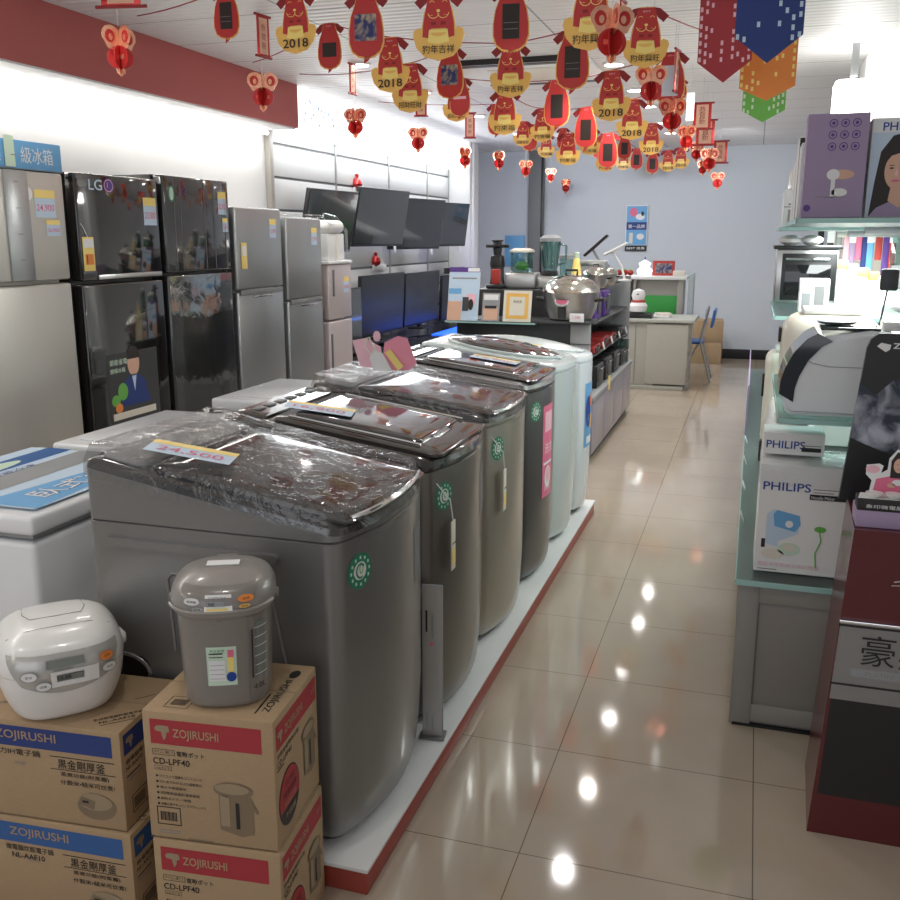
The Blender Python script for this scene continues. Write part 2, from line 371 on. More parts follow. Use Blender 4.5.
# right side lit fixture
t=thing('shelf_spotlight','very bright lamp box fixed high above the right shelves','light',(.5,6.6,2.42))
MB().box(-.11,.1,-.08,.08,-.13,.12,'lamp',.03).build('lamp_face',t); MB().box(-.02,.02,-.02,.02,.14,.33,'alu').build('bracket',t)
area('shelf_light',(.3,6.0,2.3),.3,.3,20,(.95,1,.99),(0,R(10),0))
area('shelf_led',(.42,4.3,1.6),.3,1.8,26,(.93,1,.98),(0,R(0),0))
area('room_bounce_fill',(-1.4,7.5,1.95),3.2,9,25,(1,.98,.95),(R(180),0,0))  # upward fill added for floor bounce, brightens the ceiling; no fixture there
for x in (-2.3,-.3):  # unseen spots added to brighten the back wall
    l=bpy.data.lights.new('back_wall_fill','SPOT'); l.energy=55; l.spot_size=R(120); l.spot_blend=.9; l.shadow_soft_size=.2; l.color=(.92,.95,1)
    o=bpy.data.objects.new('back_wall_fill',l); COL.objects.link(o); o.location=(x,11.0,2.6); o.rotation_euler=(R(62),0,0)
area('front_bounce',(-1.6,1.2,1.75),3.2,3,10,(1,.97,.93),(R(180),0,0))
area('front_fill',(-1.2,-2.3,1.7),4,2,32,(.92,.95,1),(R(90),0,0))  # added fill from behind the camera; no window there
w=bpy.data.worlds.new('world'); scene.world=w; w.use_nodes=True; w.node_tree.nodes['Background'].inputs[0].default_value=(.8,.87,1,1); w.node_tree.nodes['Background'].inputs[1].default_value=.30
scene.view_settings.view_transform='Standard'; scene.view_settings.look='None'; scene.view_settings.gamma=1; scene.view_settings.exposure=-0.1
exec_parts=True
# ================================================================== WASHERS
def outline(w,d,bulge,rc,ins=0,n=10):
    w2=w/2-ins; d0=-d/2+ins; d1=d/2-ins; rb=.03; P=[]
    for i in range(5):
        a=pi+ (pi/2)*i/4; P.append((d0+rb+rb*cos(a),-w2+rb+rb*sin(a)))
    for i in range(1,5): P.append((d0+rb+(d1-rc-d0-rb)*i/5,-w2))
    cy=w2-rc; ae=math.atan(2*bulge/(w2-rc*.6)); cx=d1-rc
    for i in range(7):
        a=-pi/2+(pi/2-ae)*i/6; P.append((cx+rc*cos(a),-cy+rc*sin(a)))
    xe,ye=cx+rc*cos(ae),cy+rc*sin(ae)
    for i in range(1,n): 
        y=-ye+2*ye*i/n; P.append((xe+bulge*(1-(y/ye)**2),y))
    for i in range(7):
        a=ae+(pi/2-ae)*i/6; P.append((cx+rc*cos(a),cy+rc*sin(a)))
    for i in range(1,5): P.append((cx-(cx-d0-rb)*i/5,w2))
    for i in range(5):
        a=pi/2+(pi/2)*i/4; P.append((d0+rb+rb*cos(a),w2-rb+rb*sin(a)))
    return P
def washer(label,y0,y1,zf,zb,body,cover,rim,lid,kind,bulge=.045,xf=-.875,depth=.70,feat=()):
    w=y1-y0; d=depth; t=thing('washing_machine',label,'washing machine',(xf-d/2,(y0+y1)/2,.078),0,'top loading washing machines on the low platform')
    zs=zf-.035
    m=MB(); rings=[]
    for z,i in [(.035,.02),(.06,.012),(.13,.006),(.25,.001),(.5,0),(zs-.004,0),(zs-.001,.004)]:
        rings.append([(x,y,z) for x,y in outline(w,d,bulge,.045,i)])
    m.loft(rings,body)
    if 'ribs' in feat:
        fs=Fr((-d/2,-w/2,0),(1,0,0),(0,0,1))
        def bar(x,z,L,k,r=.012,h=.012):
            pts=[(x+r*cos(a),z+r*sin(a)) for a in [pi/2+pi*i/6 for i in range(7)]]+[(x+L+r*cos(a),z+r*sin(a)) for a in [-pi/2+pi*i/6 for i in range(7)]]
            T=Matrix.Translation((-d/2,-w/2,0))@Matrix.Rotation(pi/2,4,'X'); m.prism(pts,-.004,h,k,T)
        bar(.07,.775,.46,body,.011,.012); 
        for x0 in (.24,.4):
            pts=[(x0,.70),(x0+.11,.70),(x0+.13,.67),(x0+.11,.4),(x0+.02,.4)]
            m.tube([(-d/2+a,-w/2,b) for a,b in [(x0,.5),(x0-.01,.69),(x0+.005,.705),(x0+.1,.705),(x0+.115,.69),(x0+.15,.5)]],.005,body)
    m.build('body',t)
    if 'ribs' in feat:
        T=Matrix.Translation((-d/2+.085,-w/2+.004,.425))@Matrix.Rotation(pi/2,4,'X'); h=MB(); h.prism([(.075*math.copysign(abs(cos(a))**.6,cos(a)),.045*math.copysign(abs(sin(a))**.6,sin(a))) for a in [2*pi*i/24 for i in range(24)]],0,.006,'black',T)
        h.tube([(-d/2+.085+.075*cos(a),-w/2-.003,.425+.045*sin(a)) for a in [2*pi*i/24 for i in range(24)]],.005,body,closed=True); h.build('carry_recess',t)
    m=MB(); m.loft([[(x,y,z) for x,y in outline(w,d,bulge,.045,.035)] for z in (.016,.04)],'darkgrey')
    m.build('base_skirt',t)
    for sx in (-1,1):
        for sy in (-1,1): MB().lathe([(.022,0),(.026,.004),(.026,.02),(.018,.03)],'black',c=(sx*(d/2-.09),sy*(w/2-.09),0),seg=14).build('foot',t)
    zt=lambda x: zf+(zb-zf)*max(0,min(1,(d/2-x)/d))**1.0+(.012 if kind=='oval' else .0)*0
    def crown(x,y,hh): return hh*(1-(2*y/w)**2)
    m=MB(); rr=[]
    for z,i in [(0,.004),(.002,0)]: rr.append([(x,y,zs+z) for x,y in outline(w,d,bulge,.045,i)])
    rr.append([(x,y,zt(x)-.022) for x,y in outline(w,d,bulge,.045,0)])
    rr.append([(x,y,zt(x)-.006) for x,y in outline(w,d,bulge,.045,.004)])
    m.loft(rr[:3],cover,cap=(1,0)); m.loft(rr[2:],rim,cap=(0,0))
    r2=[[(x,y,zt(x)-.006) for x,y in outline(w,d,bulge,.045,.004)],[(x,y,zt(x)) for x,y in outline(w,d,bulge,.045,.012)],[(x,y,zt(x)+.004) for x,y in outline(w,d,bulge,.045,.035)]]
    m.loft(r2,rim,cap=(0,1)); m.build('top_cover',t)
    top=lambda x,y: zt(x)+.004
    # control strip at the back
    m=MB(); xb=-d/2
    def slab(m,pts,h0,h1,k,cr=0):
        a=[(x,y,top(x,y)+h0) for x,y in pts]; b=[(x,y,top(x,y)+h1) for x,y in pts]
        cx=sum(p[0] for p in pts)/len(pts); cy=sum(p[1] for p in pts)/len(pts)
        c=[(cx+(x-cx)*.97,cy+(y-cy)*.97,top(x,y)+h1+.004) for x,y in pts]
        rings=[a,b,c]
        for f in (.75,.5,.25): rings.append([(cx+(x-cx)*f,cy+(y-cy)*f,top(cx+(x-cx)*f,0)+h1+.004+cr*(1-f*f)) for x,y in pts])
        m.loft(rings,k)
    def rr_(x0,x1,hw,r,bl=0):
        P=[]
        for cx,cy,a0 in [(x1-r,-hw+r,-pi/2),(x1-r,hw-r,0),(x0+r,hw-r,pi/2),(x0+r,-hw+r,pi)]:
            for i in range(6): 
                a=a0+pi/2*i/5; P.append((cx+r*cos(a),cy+r*sin(a)))
        if bl: P=[(x+(bl*(1-(y/hw)**2) if x>0 else 0),y) for x,y in P]
        return P
    def topfr(x0,y0,l=0,rot=pi/2):
        # frame on lid, read from the front (+x side): u=+y, v=-x
        return Fr((0,0,0),(0,1,0),(-1,0,0),fn=lambda a,b,ll:Vector((x0-b,y0+a,top(x0-b,0)+l+.0007*ll)))
    if kind=='full':
        slab(m,rr_(-.18,d/2+bulge*.45,w/2-.03,.04),0,.006,lid,.01); ld_=m.build('lid',t)
        c=MB(); slab(c,rr_(-d/2+.03,-.19,w/2-.03,.03),0,.004,'midgrey'); 
        for k in range(5): c.ell(topfr(-.22,-.2+k*.09,.009),0,0,.014,.014,'panelsilver',n=14)
        c.build('control_panel',t)
        h=MB(); h.tube([(d/2+bulge*(1-(y/(w/2))**2)-.012,y,zf+.012) for y in [(-.8+1.6*i/12)*w/2 for i in range(13)]],.007,'chrome'); h.build('lid_handle',ld_)
    elif kind=='frame':
        slab(m,rr_(-.2,d/2+bulge*.4,w/2-.035,.04),0,.008,lid,.006); ld_=m.build('lid',t)
        g=MB(); slab(g,rr_(-.15,d/2-.07,w/2-.1,.03),.016,.02,'glossblk',.004); 
        for a in (-1,1): g.tube([(-.15,a*(w/2-.08),top(-.15,0)+.02),(d/2-.06,a*(w/2-.08),top(d/2-.06,0)+.02)],.004,'chrome')
        g.build('window',ld_)
        h=MB().box(d/2-.1,d/2-.05,-.075,.075,zf+.024,zf+.032,'chrome',.004).box(d/2-.09,d/2-.06,-.06,.06,zf+.0325,zf+.034,'midgrey'); h.build('latch',ld_)
        c=MB(); slab(c,rr_(-d/2+.03,-.22,w/2-.03,.03),0,.004,'dec'); 
        for k in range(6): c.box(-.3,-.27,-.2+k*.075,-.15+k*.075,top(-.28,0)+.006,top(-.28,0)+.012,'midgrey',.003)
        c.build('control_panel',t)
    else:
        P=[(.02+(d/2-.06)*cos(a),(w/2-.05)*sin(a)) for a in [2*pi*i/40 for i in range(40)]]
        slab(m,P,0,.012,lid,.028); ld_=m.build('lid',t)
        g=MB(); 
        g.tube([(.02+(d/2-.06)*cos(a),(w/2-.05)*sin(a),top(.02+(d/2-.06)*cos(a),0)+.006) for a in [2*pi*i/40 for i in range(40)]],.009,rim,closed=True); g.build('lid_frame',t)
        h=MB().box(d/2-.06,d/2-.02,-.06,.06,zf+.008,zf+.02,rim,.005); h.build('lid_handle',ld_)
    # front decals
    def front(y,z):
        def fn(a,b,l):
            yy=y+a; oc=outline(w,d,bulge,.045,0); pr=[p for p in oc if p[0]>.15]
            xs=None
            for p,q in zip(pr,pr[1:]):
                if p[1]<=yy<=q[1] and q[1]>p[1]: xs=p[0]+(q[0]-p[0])*(yy-p[1])/(q[1]-p[1])
            return Vector(((xs or d/2)+.0012*l,yy,z+b))
        return Fr((0,0,0),(0,1,0),(0,0,1),fn=fn)
    if 'eco' in feat:
        s=MB(); f=front(-w/2+.085,zs-.09); s.ring(f,0,0,.045,.045,.022,'green',1,28); s.ell(f,0,0,.024,.024,'paper',1); s.ring(f,0,0,.017,.02,.005,'green',2,20,.5,5.2); s.ring(f,.003,.004,.008,.012,.003,'leaf',2,12)
        for i in range(12):
            a=2*pi*i/12; s.rect(f,.034*cos(a)-.003,.034*sin(a)-.004,.006,.008,'ptgreen',2)
        s.build('energy_sticker',t,label='round green and white sticker')
    if 'pinksheet' in feat:
        s=MB(); f=front(-.12,zs-.5); s.rect(f,0,0,.14,.42,'pink',1,6); s.rect(f,.02,.3,.1,.09,'lpink',2,4); s.rect(f,.01,.15,.12,.012,'paper',2,4); s.ell(f,.07,.09,.045,.05,'paper',2); s.ell(f,.07,.1,.03,.035,'lpink',3)
        s.txt(f,.02,.2,.05,'洗衣',"paper",3); s.txt(f,.02,.03,.025,'超音波','paper',3); s.build('brochure',t,label='tall pink brochure')
    if 'bluesheet' in feat:
        s=MB(); f=front(-.1,zs-.48); s.rect(f,0,0,.16,.36,'skyb',1,6); s.ell(f,.05,.2,.04,.09,'philblue',2); s.rect(f,.03,.02,.1,.04,'paper',2,4); s.ell(f,.11,.26,.035,.04,'orange',2); s.rect(f,.09,.1,.05,.08,'yellow',2,3); s.build('brochure',t,label='blue picture brochure')
    if 'tag' in feat:
        s=MB(); x=d/2+bulge*.55; yy=-w/2+.1; s.box(x+.012,x+.015,yy-.02,yy+.02,zs-.33,zs-.17,'cream',.002); s.rect(Fr((x+.0155,yy-.02,zs-.33),(0,1,0),(0,0,1)),.004,.02,.032,.05,'gold2'); s.rect(Fr((x+.0155,yy-.02,zs-.33),(0,1,0),(0,0,1)),.004,.085,.032,.004,'ink',1)
        s.tube([(x+.013,yy,zs-.17),(x+.01,yy-.02,zs-.1),(x-.03,yy-.06,zs-.03),(x-.06,yy-.07,zs+.0)],.0018,'paper',6); s.build('hang_tag',t,label='cream paper tag on a looped string')
    if 'badge' in feat:
        s=MB(); f=front(w/2-.19,zs-.24); s.rect(f,0,0,.1,.16,'midgrey',1,4); s.build('front_label',t)
    if 'film' in feat:
        s=MB(); P=outline(w,d,bulge,.045,-.006); rings=[[(x,y,zt(x)-.04-.01*sin(9*y+7*x)) for x,y in P],[(x,y,zt(x)-.01) for x,y in P]]
        for f in (.96,.85,.7,.5,.3,.1): rings.append([(x*f,y*f,top(x*f,0)+.028+.012*(1-f)) for x,y in P])
        s.loft(rings,'film',cap=(0,1)); s.build('plastic_wrap',t,label='crinkled clear plastic film over the lid')
    if 'price' in feat:
        px,py,rot=feat['price'][:3]; s=MB(); 
        c_,s_=cos(rot),sin(rot)
        off=.032 if 'film' not in feat else .036
        f=Fr((0,0,0),(0,1,0),(-1,0,0),fn=lambda a,b,ll:Vector((px-(a*s_+b*c_),py+a*c_-b*s_,top(px-(a*s_+b*c_),0)+off+.0007*ll)))
        s.rect(f,-.11,-.05,.22,.1,'paperb',1,1); s.rect(f,-.11,.02,.22,.03,'gold2',2); s.txt(f,0,-.035,.04,feat['price'][3],'pink',3,'C',.17); s.build('price_card',ld_,label='pale blue and yellow price card')
    return t
washer('nearest grey metallic washing machine with cling film over its black glass lid',1.90,2.50,.86,.985,'wgrey','wgrey','dec','glossblk','full',feat={'ribs':1,'eco':1,'film':1,'badge':1,'price':(-.12,-.16,-pi/2+.25,'24,500')})
washer('dark taupe washing machine with framed window lid, second from the camera',2.56,3.16,.872,.975,'wgrey2','dec','dec','dec','frame',feat={'eco':1,'tag':1,'badge':1,'price':(-.1,-.1,-pi/2+.25,'16,900')})
washer('champagne coloured washing machine with wrapped lid, third from the camera',3.2,3.8,.885,.985,'wgrey3','wgrey3','dec','glossblk','full',feat={'eco':1,'tag':1,'film':1})
washer('charcoal washing machine with a tall pink brochure on its front',3.84,4.40,.91,1.0,'wgrey4','dec','wgrey','glossblk','frame',feat={'eco':1,'pinksheet':1,'price':(.12,.03,-pi/2,'12,900')})
washer('pale grey washing machine with oval dark lid behind the charcoal one',4.44,4.96,.915,1.01,'wwhite','wwhite','wwhite','glossblk','oval',feat={'price':(.1,.05,-pi/2,'9,900')})
washer('white washing machine with blue picture brochure, farthest on the platform',4.99,5.36-.02,.895,.965,'wwhite2','wwhite2','wwhite2','wwhite','oval',bulge=.03,xf=-.85,feat={'bluesheet':1})
m=MB().box(-1.66,-.815,1.88,5.38,.0,.066,'plinthred',.003).box(-1.665,-.81,1.872,5.385,.066,.077,'white',.002)
tag(m.build('display_platform'),'long low white topped platform with red edge under the washing machines','platform')
# sign plank between first two washers
t=thing('signboard','tall narrow grey signboard standing between the two nearest washing machines','sign',(-.862,2.53,.078),R(8))
m=MB().box(-.032,.032,-.006,.006,0,.5,'grey',.002); f=Fr((-.032,-.006,0),(1,0,0),(0,0,1)); m.rect(f,.002,.002,.06,.496,'panelsilver'); m.rect(f,.012,.35,.006,.07,'ink',2); m.ell(f,.03,.31,.006,.006,'pink',2); m.rect(f,.03,.33,.006,.08,'inkg',2); m.rect(f,.012,.03,.004,.05,'inkg',2); m.rect(f,.03,.02,.004,.05,'inkg',2)
m.build('board',t)
MB().box(-.04,.04,-.03,.03,0,.006,'midgrey',.002).build('base',t)
# pink brochure holder on washer lids
c=at(385,358,x=-1.5); 
t=thing('leaflet_stand','pink leaflet display with yellow tag on top of the washing machines','leaflet stand',(-1.37,3.45,1.085),R(20)); t.scale=(.75,.75,.85)
m=MB(); T=Matrix.Rotation(R(-12),4,'X')
def plate(m,pts,k,th=.003,T=T): return m.prism(pts,-th,0,k,T@Matrix.Rotation(pi/2,4,'X'))
plate(m,[(-.13,.02),(-.17,.14),(-.1,.15),(-.02,.11),(0,.0)],'lpink'); plate(m,[(-.02,.0),(.0,.13),(.07,.16),(.12,.15),(.17,.03),(.13,0)],'cpink'); m.build('pink_cards',t)
m=MB(); plate(m,[(-.06,0),(-.08,.06),(-.06,.1),(-.01,.08),(.04,0)],'paper',.004,Matrix.Translation((0,-.012,0))@T); plate(m,[(-.07+.02*cos(a)+.03,.16+.025*sin(a)) for a in [2*pi*i/16 for i in range(16)]],'lpink',.004,Matrix.Translation((0,-.012,0))@T); m.build('white_cutout',t)
m=MB(); plate(m,[(.0,.085),(.03,.1),(.1,.02),(.07,0)],'gold2',.003,Matrix.Translation((0,-.02,0))@T); m.build('yellow_tag',t)
m=MB(); m.tube([(-.09,-.02,.15),(-.1,-.02,.11),(-.07,-.02,.07),(-.05,-.02,.1),(-.08,-.02,.155),(-.09,-.02,.15)],.004,'cream'); m.build('loop',t)
# ================================================================== KRAFT CARTONS
def kraft(w,d,h,kind,label,cx,cy,z,rz,group):
    t=thing('appliance_carton',label,'cardboard box',(cx,cy,z),rz,group)
    m=MB().box(-w/2,w/2,-d/2,d/2,0.001,h-.002,'card',.004)
    fF=Fr((-w/2,-d/2,0),(1,0,0),(0,0,1)); fR=Fr((w/2,-d/2,0),(0,1,0),(0,0,1)); fT=Fr((-w/2,-d/2,h-.002),(1,0,0),(0,1,0))
    def eleph(f,x,y,s):
        m.poly(f,[(x,y+s*.75),(x+s*.15,y+s*.95),(x+s*.5,y+s),(x+s*.95,y+s*.95),(x+s,y+s*.6),(x+s*.8,y+s*.5),(x+s*.75,y+s*.2),(x+s*.6,y),(x+s*.5,y+s*.3),(x+s*.45,y+s*.55),(x+s*.1,y+s*.6)],'cardm',2)
    if kind=='red':
        m.rect(fF,.018,h-.078,w-.045,.058,'boxred'); eleph(fF,.028,h-.068,.035); m.txt(fF,.07,h-.065,.026,'ZOJIRUSHI','card',2,w=.105,bold=.015)
        m.frame(fF,.02,h-.104,.052,.014,.001,'ink'); m.txt(fF,.024,h-.1,.008,'マイコン沸とう','ink',w=.044); m.txt(fF,.076,h-.104,.013,'電動ポット','ink',w=.064,bold=.008)
        m.txt(fF,.02,h-.126,.015,'CD-LPF40','ink',w=.085,bold=.008); m.frame(fF,.022,h-.14,.04,.01,.0008,'ink'); m.txt(fF,.026,h-.138,.006,'4.0Lサイズ','ink',w=.032)
        for i,s in enumerate(['マイコンで温度をコントロール','ひとめでわかるLCD温度表示','省エネ保温設計','3段階保温選択温度設定','節約タイマー7時間','湯量が見やすいパノラマウィンドウ']):
            y=h-.158-i*.0135; m.ell(fF,.026,y+.003,.003,.003,'ink',n=8); m.txt(fF,.032,y,.007,s,'ink',w=[.1,.098,.062,.092,.07,.104][i],bold=.01)
        m.frame(fF,.02,.035,.056,.044,.002,'ink')
        for i in range(13): m.rect(fF,.028+i*.003,.045,.0014 if i%3 else .0022,.022,'ink')
        m.rect(fF,.022,.02,.05,.002,'inkg'); m.rect(fF,.022,.014,.05,.002,'inkg'); m.rect(fF,.09,.004,.06,.003,'cardd')
        def pot(f,x,y,s,sx=1):
            m.poly(f,[(x,y),(x,y+s*.68),(x+s*.55*sx,y+s*.72),(x+s*.62*sx,y+s*.6),(x+s*.62*sx,y-s*.03),(x+s*.4*sx,y-s*.1)],'cardd',2)
            m.rect(f,x+.02*sx*s,y+.01,s*.17*sx,s*.6,'cardm',3); m.rect(f,x+s*.3*sx,y+s*.05,s*.07*sx,s*.5,'ink',3)
            m.ell(f,x+s*.27*sx,y+s*.78,s*.36*sx,s*.15,'cardd',3); m.ell(f,x+s*.25*sx,y+s*.81,s*.31*sx,s*.1,'cardm',4)
            m.poly(f,[(x+s*.6*sx,y+s*.6),(x+s*.72*sx,y+s*.42),(x+s*.7*sx,y+s*.37),(x+s*.56*sx,y+s*.5)],'cardd',3)
        pot(fF,.168,.04,.125)
        m.rect(fR,.012,h-.078,d-.024,.058,'boxred'); eleph(fR,.018,h-.068,.03); m.txt(fR,.06,h-.065,.026,'ZOJIRUSHI','card',2,w=.11,bold=.015); m.txt(fR,d-.045,h-.055,.013,'象印','card',2,w=.025)
        m.txt(fR,.012,h-.098,.012,'微電腦電動熱水瓶','ink',w=.13,bold=.008); m.txt(fR,.012,h-.118,.014,'CD-LPF40','ink',w=.085,bold=.008); m.rect(fR,.012,h-.126,.04,.003,'ink')
        m.ell(fR,.075,.095,.062,.068,'ink',1,32); m.ell(fR,.075,.096,.058,.064,'boxred',2,32,-.35,pi+.35)
        m.txt(fR,.045,.125,.016,'三段','ink',4,w=.06); m.txt(fR,.035,.1,.016,'保溫選擇','ink',4,w=.08); m.txt(fR,.04,.08,.014,'4.0公升','card',4,w=.07); m.txt(fR,.045,.05,.014,'不銹鋼','card',4,w=.06)
        pot(fR,.17,.08,.13,.9)
        m.frame(fT,.04,.02,.055,.05,.0015,'ink')
        for i in range(10): m.rect(fT,.05+i*.0035,.032,.0016,.026,'ink')
        m.rect(fT,.0,d/2-.001,w,.002,'cardd'); f2=Fr((w/2-.02,-d/2+.03,h-.002),(0,1,0),(-1,0,0)); m.txt(f2,.01,.0,.022,'ZOJIRUSHI','ink',1,w=.15,bold=.008); m.ell(f2,.19,.012,.02,.012,'ink',1)
        f2=Fr((w/2-.05,-d/2+.03,h-.002),(0,1,0),(-1,0,0)); m.rect(f2,.0,.0,.09,.004,'ink')
    else:
        col='boxblue' if kind=='navy' else 'boxblue2'
        m.rect(fF,.0,h-.068,w-.022,.052,col); m.txt(fF,w-.165,h-.055,.028,'ZOJIRUSHI','card',2,'R',.16,bold=.008)
        m.rect(fR,.012,h-.068,d-.03,.052,col); eleph(fR,.02,h-.06,.032)
        m.txt(fF,w-.21,h-.09,.016,'壓力IH電子鍋' if kind=='navy' else '微電腦炊飯電子鍋','ink',2,'R',.13,bold=.008); m.txt(fF,w-.25,h-.115,.011,'6人份' if kind=='navy' else '10人份','inkg',2,'R')
        if kind!='navy': m.txt(fF,w-.235,h-.11,.014,'NL-AAF10','ink',2,'R',.09,bold=.01)
        m.rect(fF,w-.185,h-.083,.167,.0022,'ink'); m.rect(fF,w-.185,h-.115,.167,.0018,'ink')
        m.txt(fF,w-.165,h-.111,.025,'黒金剛厚釜','ink',2,w=.122,bold=.012); m.txt(fF,w-.16,h-.132,.013,'蒸煮功能(附蒸籠)','ink',2,w=.125,bold=.01); m.txt(fF,w-.162,h-.152,.013,'什穀米•糙米可炊煮!','ink',2,w=.14,bold=.01)
        m.ell(fF,w-.073,.055,.05,.033,'cardd',2,30); m.ell(fF,w-.076,.068,.044,.022,'cardm',3,30); m.poly(fF,[(w-.12,.06),(w-.08,.048),(w-.075,.07),(w-.11,.08)],'cardd',4); m.rect(fF,w-.108,.064,.016,.006,'ink',5)
        m.txt(fR,.015,h-.092,.012,'微電腦電子鍋','ink',w=.11,bold=.008); m.txt(fR,.015,h-.108,.01,'NL-AAF10','ink',w=.07); m.rect(fR,.015,h-.125,.06,.003,'ink'); m.rect(fR,.015,h-.135,.08,.003,'inkg'); m.frame(fR,.03,.03,.07,.045,.002,'ink')
        for i in range(12): m.rect(fR,.038+i*.004,.038,.0018,.028,'ink')
        m.rect(fT,.0,d/2-.001,w,.002,'cardd'); f2=Fr((w-.1-w/2,-d/2+.02,h-.002),(1,.8,0),(-.8,1,0)); m.txt(f2,.02,.0,.012,'象印微電腦炊飯電子鍋','ink',1,w=.11,bold=.01); m.txt(f2,.03,-.016,.01,'NL-AAF10','ink',1,w=.08,bold=.01); m.rect(f2,.03,-.026,.08,.002,'ink')
        f3=Fr((-w/2+.05,-d/2+.05,h-.002),(1,.6,0),(-.6,1,0)); m.txt(f3,0,0,.013,'ZOJIRUSHI','ink',1,w=.1,bold=.01)
        m.rect(Fr((w/2-.05,d/2-.12,h-.002),(1,1,0),(-1,1,0)),0,0,.05,.002,'ink')
    m.rect(fF,.0,0,w,.001,'cardd'); m.build('carton',t)
    tp=MB().box(-w/2,w/2,-.0+d/2*0-.001,.001,h-.0015,h-.0008,'cardm'); tp.build('flap_seam',t)
    return t
def corner(cx,cy,w,d,a): 
    return (cx+(-w/2)*cos(a)-(d/2)*sin(a), cy+(-w/2)*sin(a)+(d/2)*cos(a))
w,d,h=.298,.272,.308; a=R(6.5); c=corner(-.892,1.585,w,d,a)
kraft(w,d,h,'red','upper brown carton with red band, carrying the taupe water boiler',c[0],c[1],h,a,'red banded water boiler cartons')
kraft(w,d,h,'red','lower brown carton with red band, standing on the floor',c[0]+.006,c[1]-.003,0,a-R(.5),'red banded water boiler cartons')
w,d,h=.42,.27,.2545; a=R(5); c=corner(-1.298,1.611,w,d,a)
kraft(w,d,h,'navy','upper brown carton with navy band, carrying the white rice cooker',c[0],c[1],h,a,'blue banded rice cooker cartons')
kraft(w,d,h,'blue','lower brown carton with brighter blue band, standing on the floor',c[0]+.015,c[1]-.004,0,a-R(1),'blue banded rice cooker cartons')
# ================================================================== RICE COOKER & BOILER
class Surf:
    def __init__(s,prof,ex,sx,sy): s.p=prof; s.ex=ex; s.sx=sx; s.sy=sy; s.L=[0]; 
    def rad(s,a):
        c,d=abs(cos(a)),abs(sin(a)); return (c**s.ex+d**s.ex)**(-1/s.ex)
    def pt(s,a,z,off=0):
        p=s.p; r=p[-1][0]
        for (r0,z0),(r1,z1) in zip(p,p[1:]):
            if z0<=z<=z1: r=r0+(r1-r0)*(z-z0)/(z1-z0+1e-9)
        r=(r+off)*s.rad(a); return Vector((r*cos(a)*s.sx,r*sin(a)*s.sy,0))+Vector((0,0,z))
    def rings(s,z0,z1,seg=48,off=0):
        R_=[]
        for r,z in s.p:
            if z0-1e-6<=z<=z1+1e-6: R_.append([((r+off)*s.rad(a)*cos(a)*s.sx,(r+off)*s.rad(a)*sin(a)*s.sy,z) for a in [2*pi*i/seg for i in range(seg)]])
        return R_
def smoothprof(P,n=6):
    out=[]
    for i in range(len(P)-1):
        p0=P[max(i-1,0)];p1=P[i];p2=P[i+1];p3=P[min(i+2,len(P)-1)]
        for k in range(n):
            t=k/n; out.append(tuple(.5*((2*p1[j])+(-p0[j]+p2[j])*t+(2*p0[j]-5*p1[j]+4*p2[j]-p3[j])*t*t+(-p0[j]+3*p1[j]-3*p2[j]+p3[j])*t**3) for j in (0,1)))
    out.append(P[-1]); return out
# front of both faces local -y
def gridpatch(m,fn,us,vs,k):
    V=[fn(u,v) for v in vs for u in us]; n=len(us)
    m.add(V,[(j*n+i,j*n+i+1,(j+1)*n+i+1,(j+1)*n+i) for j in range(len(vs)-1) for i in range(n-1)],k)
t=thing('rice_cooker','white rounded rice cooker with orange button on the navy banded carton','rice cooker',(-1.535,1.715,.509),R(46)); t.scale=(1.13,1.13,1.06)
lo=smoothprof([(.084,0),(.098,.012),(.112,.045),(.122,.085),(.125,.118)]); S=Surf(lo,3.2,1,1.12)
m=MB(); m.loft(S.rings(0,1),'wplastic'); m.build('pot_body',t)
up_=smoothprof([(.1265,.119),(.126,.135),(.12,.16),(.105,.182),(.075,.196),(.03,.201),(.004,.202)]); S2=Surf(up_,3.0,1,1.12)
m=MB(); m.loft(S2.rings(0,1),'wplastic')
def tilt(u,v,off):   # sloping control panel: u across, v up; hugging front
    a=-pi/2+u; return S2.pt(a,v,off)
m.build('lid',t)
m=MB(); 
def surfP(u,v,off=.0015):
    # v 0..1 from the lower lip to the upper edge of the panel
    half=.9*(1-.35*(1-v)**2)
    z=.08+v*.088
    q=S.pt(-pi/2+u,min(z,.118),off) if z<.119 else S2.pt(-pi/2+u,z,off)
    return q
fn=lambda u,v: surfP(u*(.62+.28*v)*1.0,v+ (0.28*(u*u))*(1-v),.003)
gridpatch(m,fn,[-1+2*i/24 for i in range(25)],[i/12 for i in range(13)],'panelsilver')
cp=m.build('control_panel',t)
def pf(cx,cv,sc=9.0,off=.0045): # small decals placed on the panel
    return Fr((0,0,0),(1,0,0),(0,0,1),fn=lambda x,y,l: surfP(cx+x*sc,cv+y*13.5,off+.0008*l))
b=MB(); f=pf(0,.78); b.rect(f,-.03,-.006,.06,.013,'lcd',1,5); b.frame(f,-.031,-.0075,.062,.016,.0015,'inkg',2); b.build('steam_window',cp)
b=MB(); f=pf(.05,.35); b.rect(f,-.03,-.012,.075,.03,'wplastic',1,5); b.rect(f,-.02,.0,.04,.011,'lcd',2,4); b.frame(f,-.021,-.001,.042,.013,.001,'ink',3)
for x in (-.02,0,.022): b.ell(f,x,-.007,.009,.004,'paper',2)
b.txt(f,-.019,.002,.007,'18:88','ink',4); b.build('display',cp)
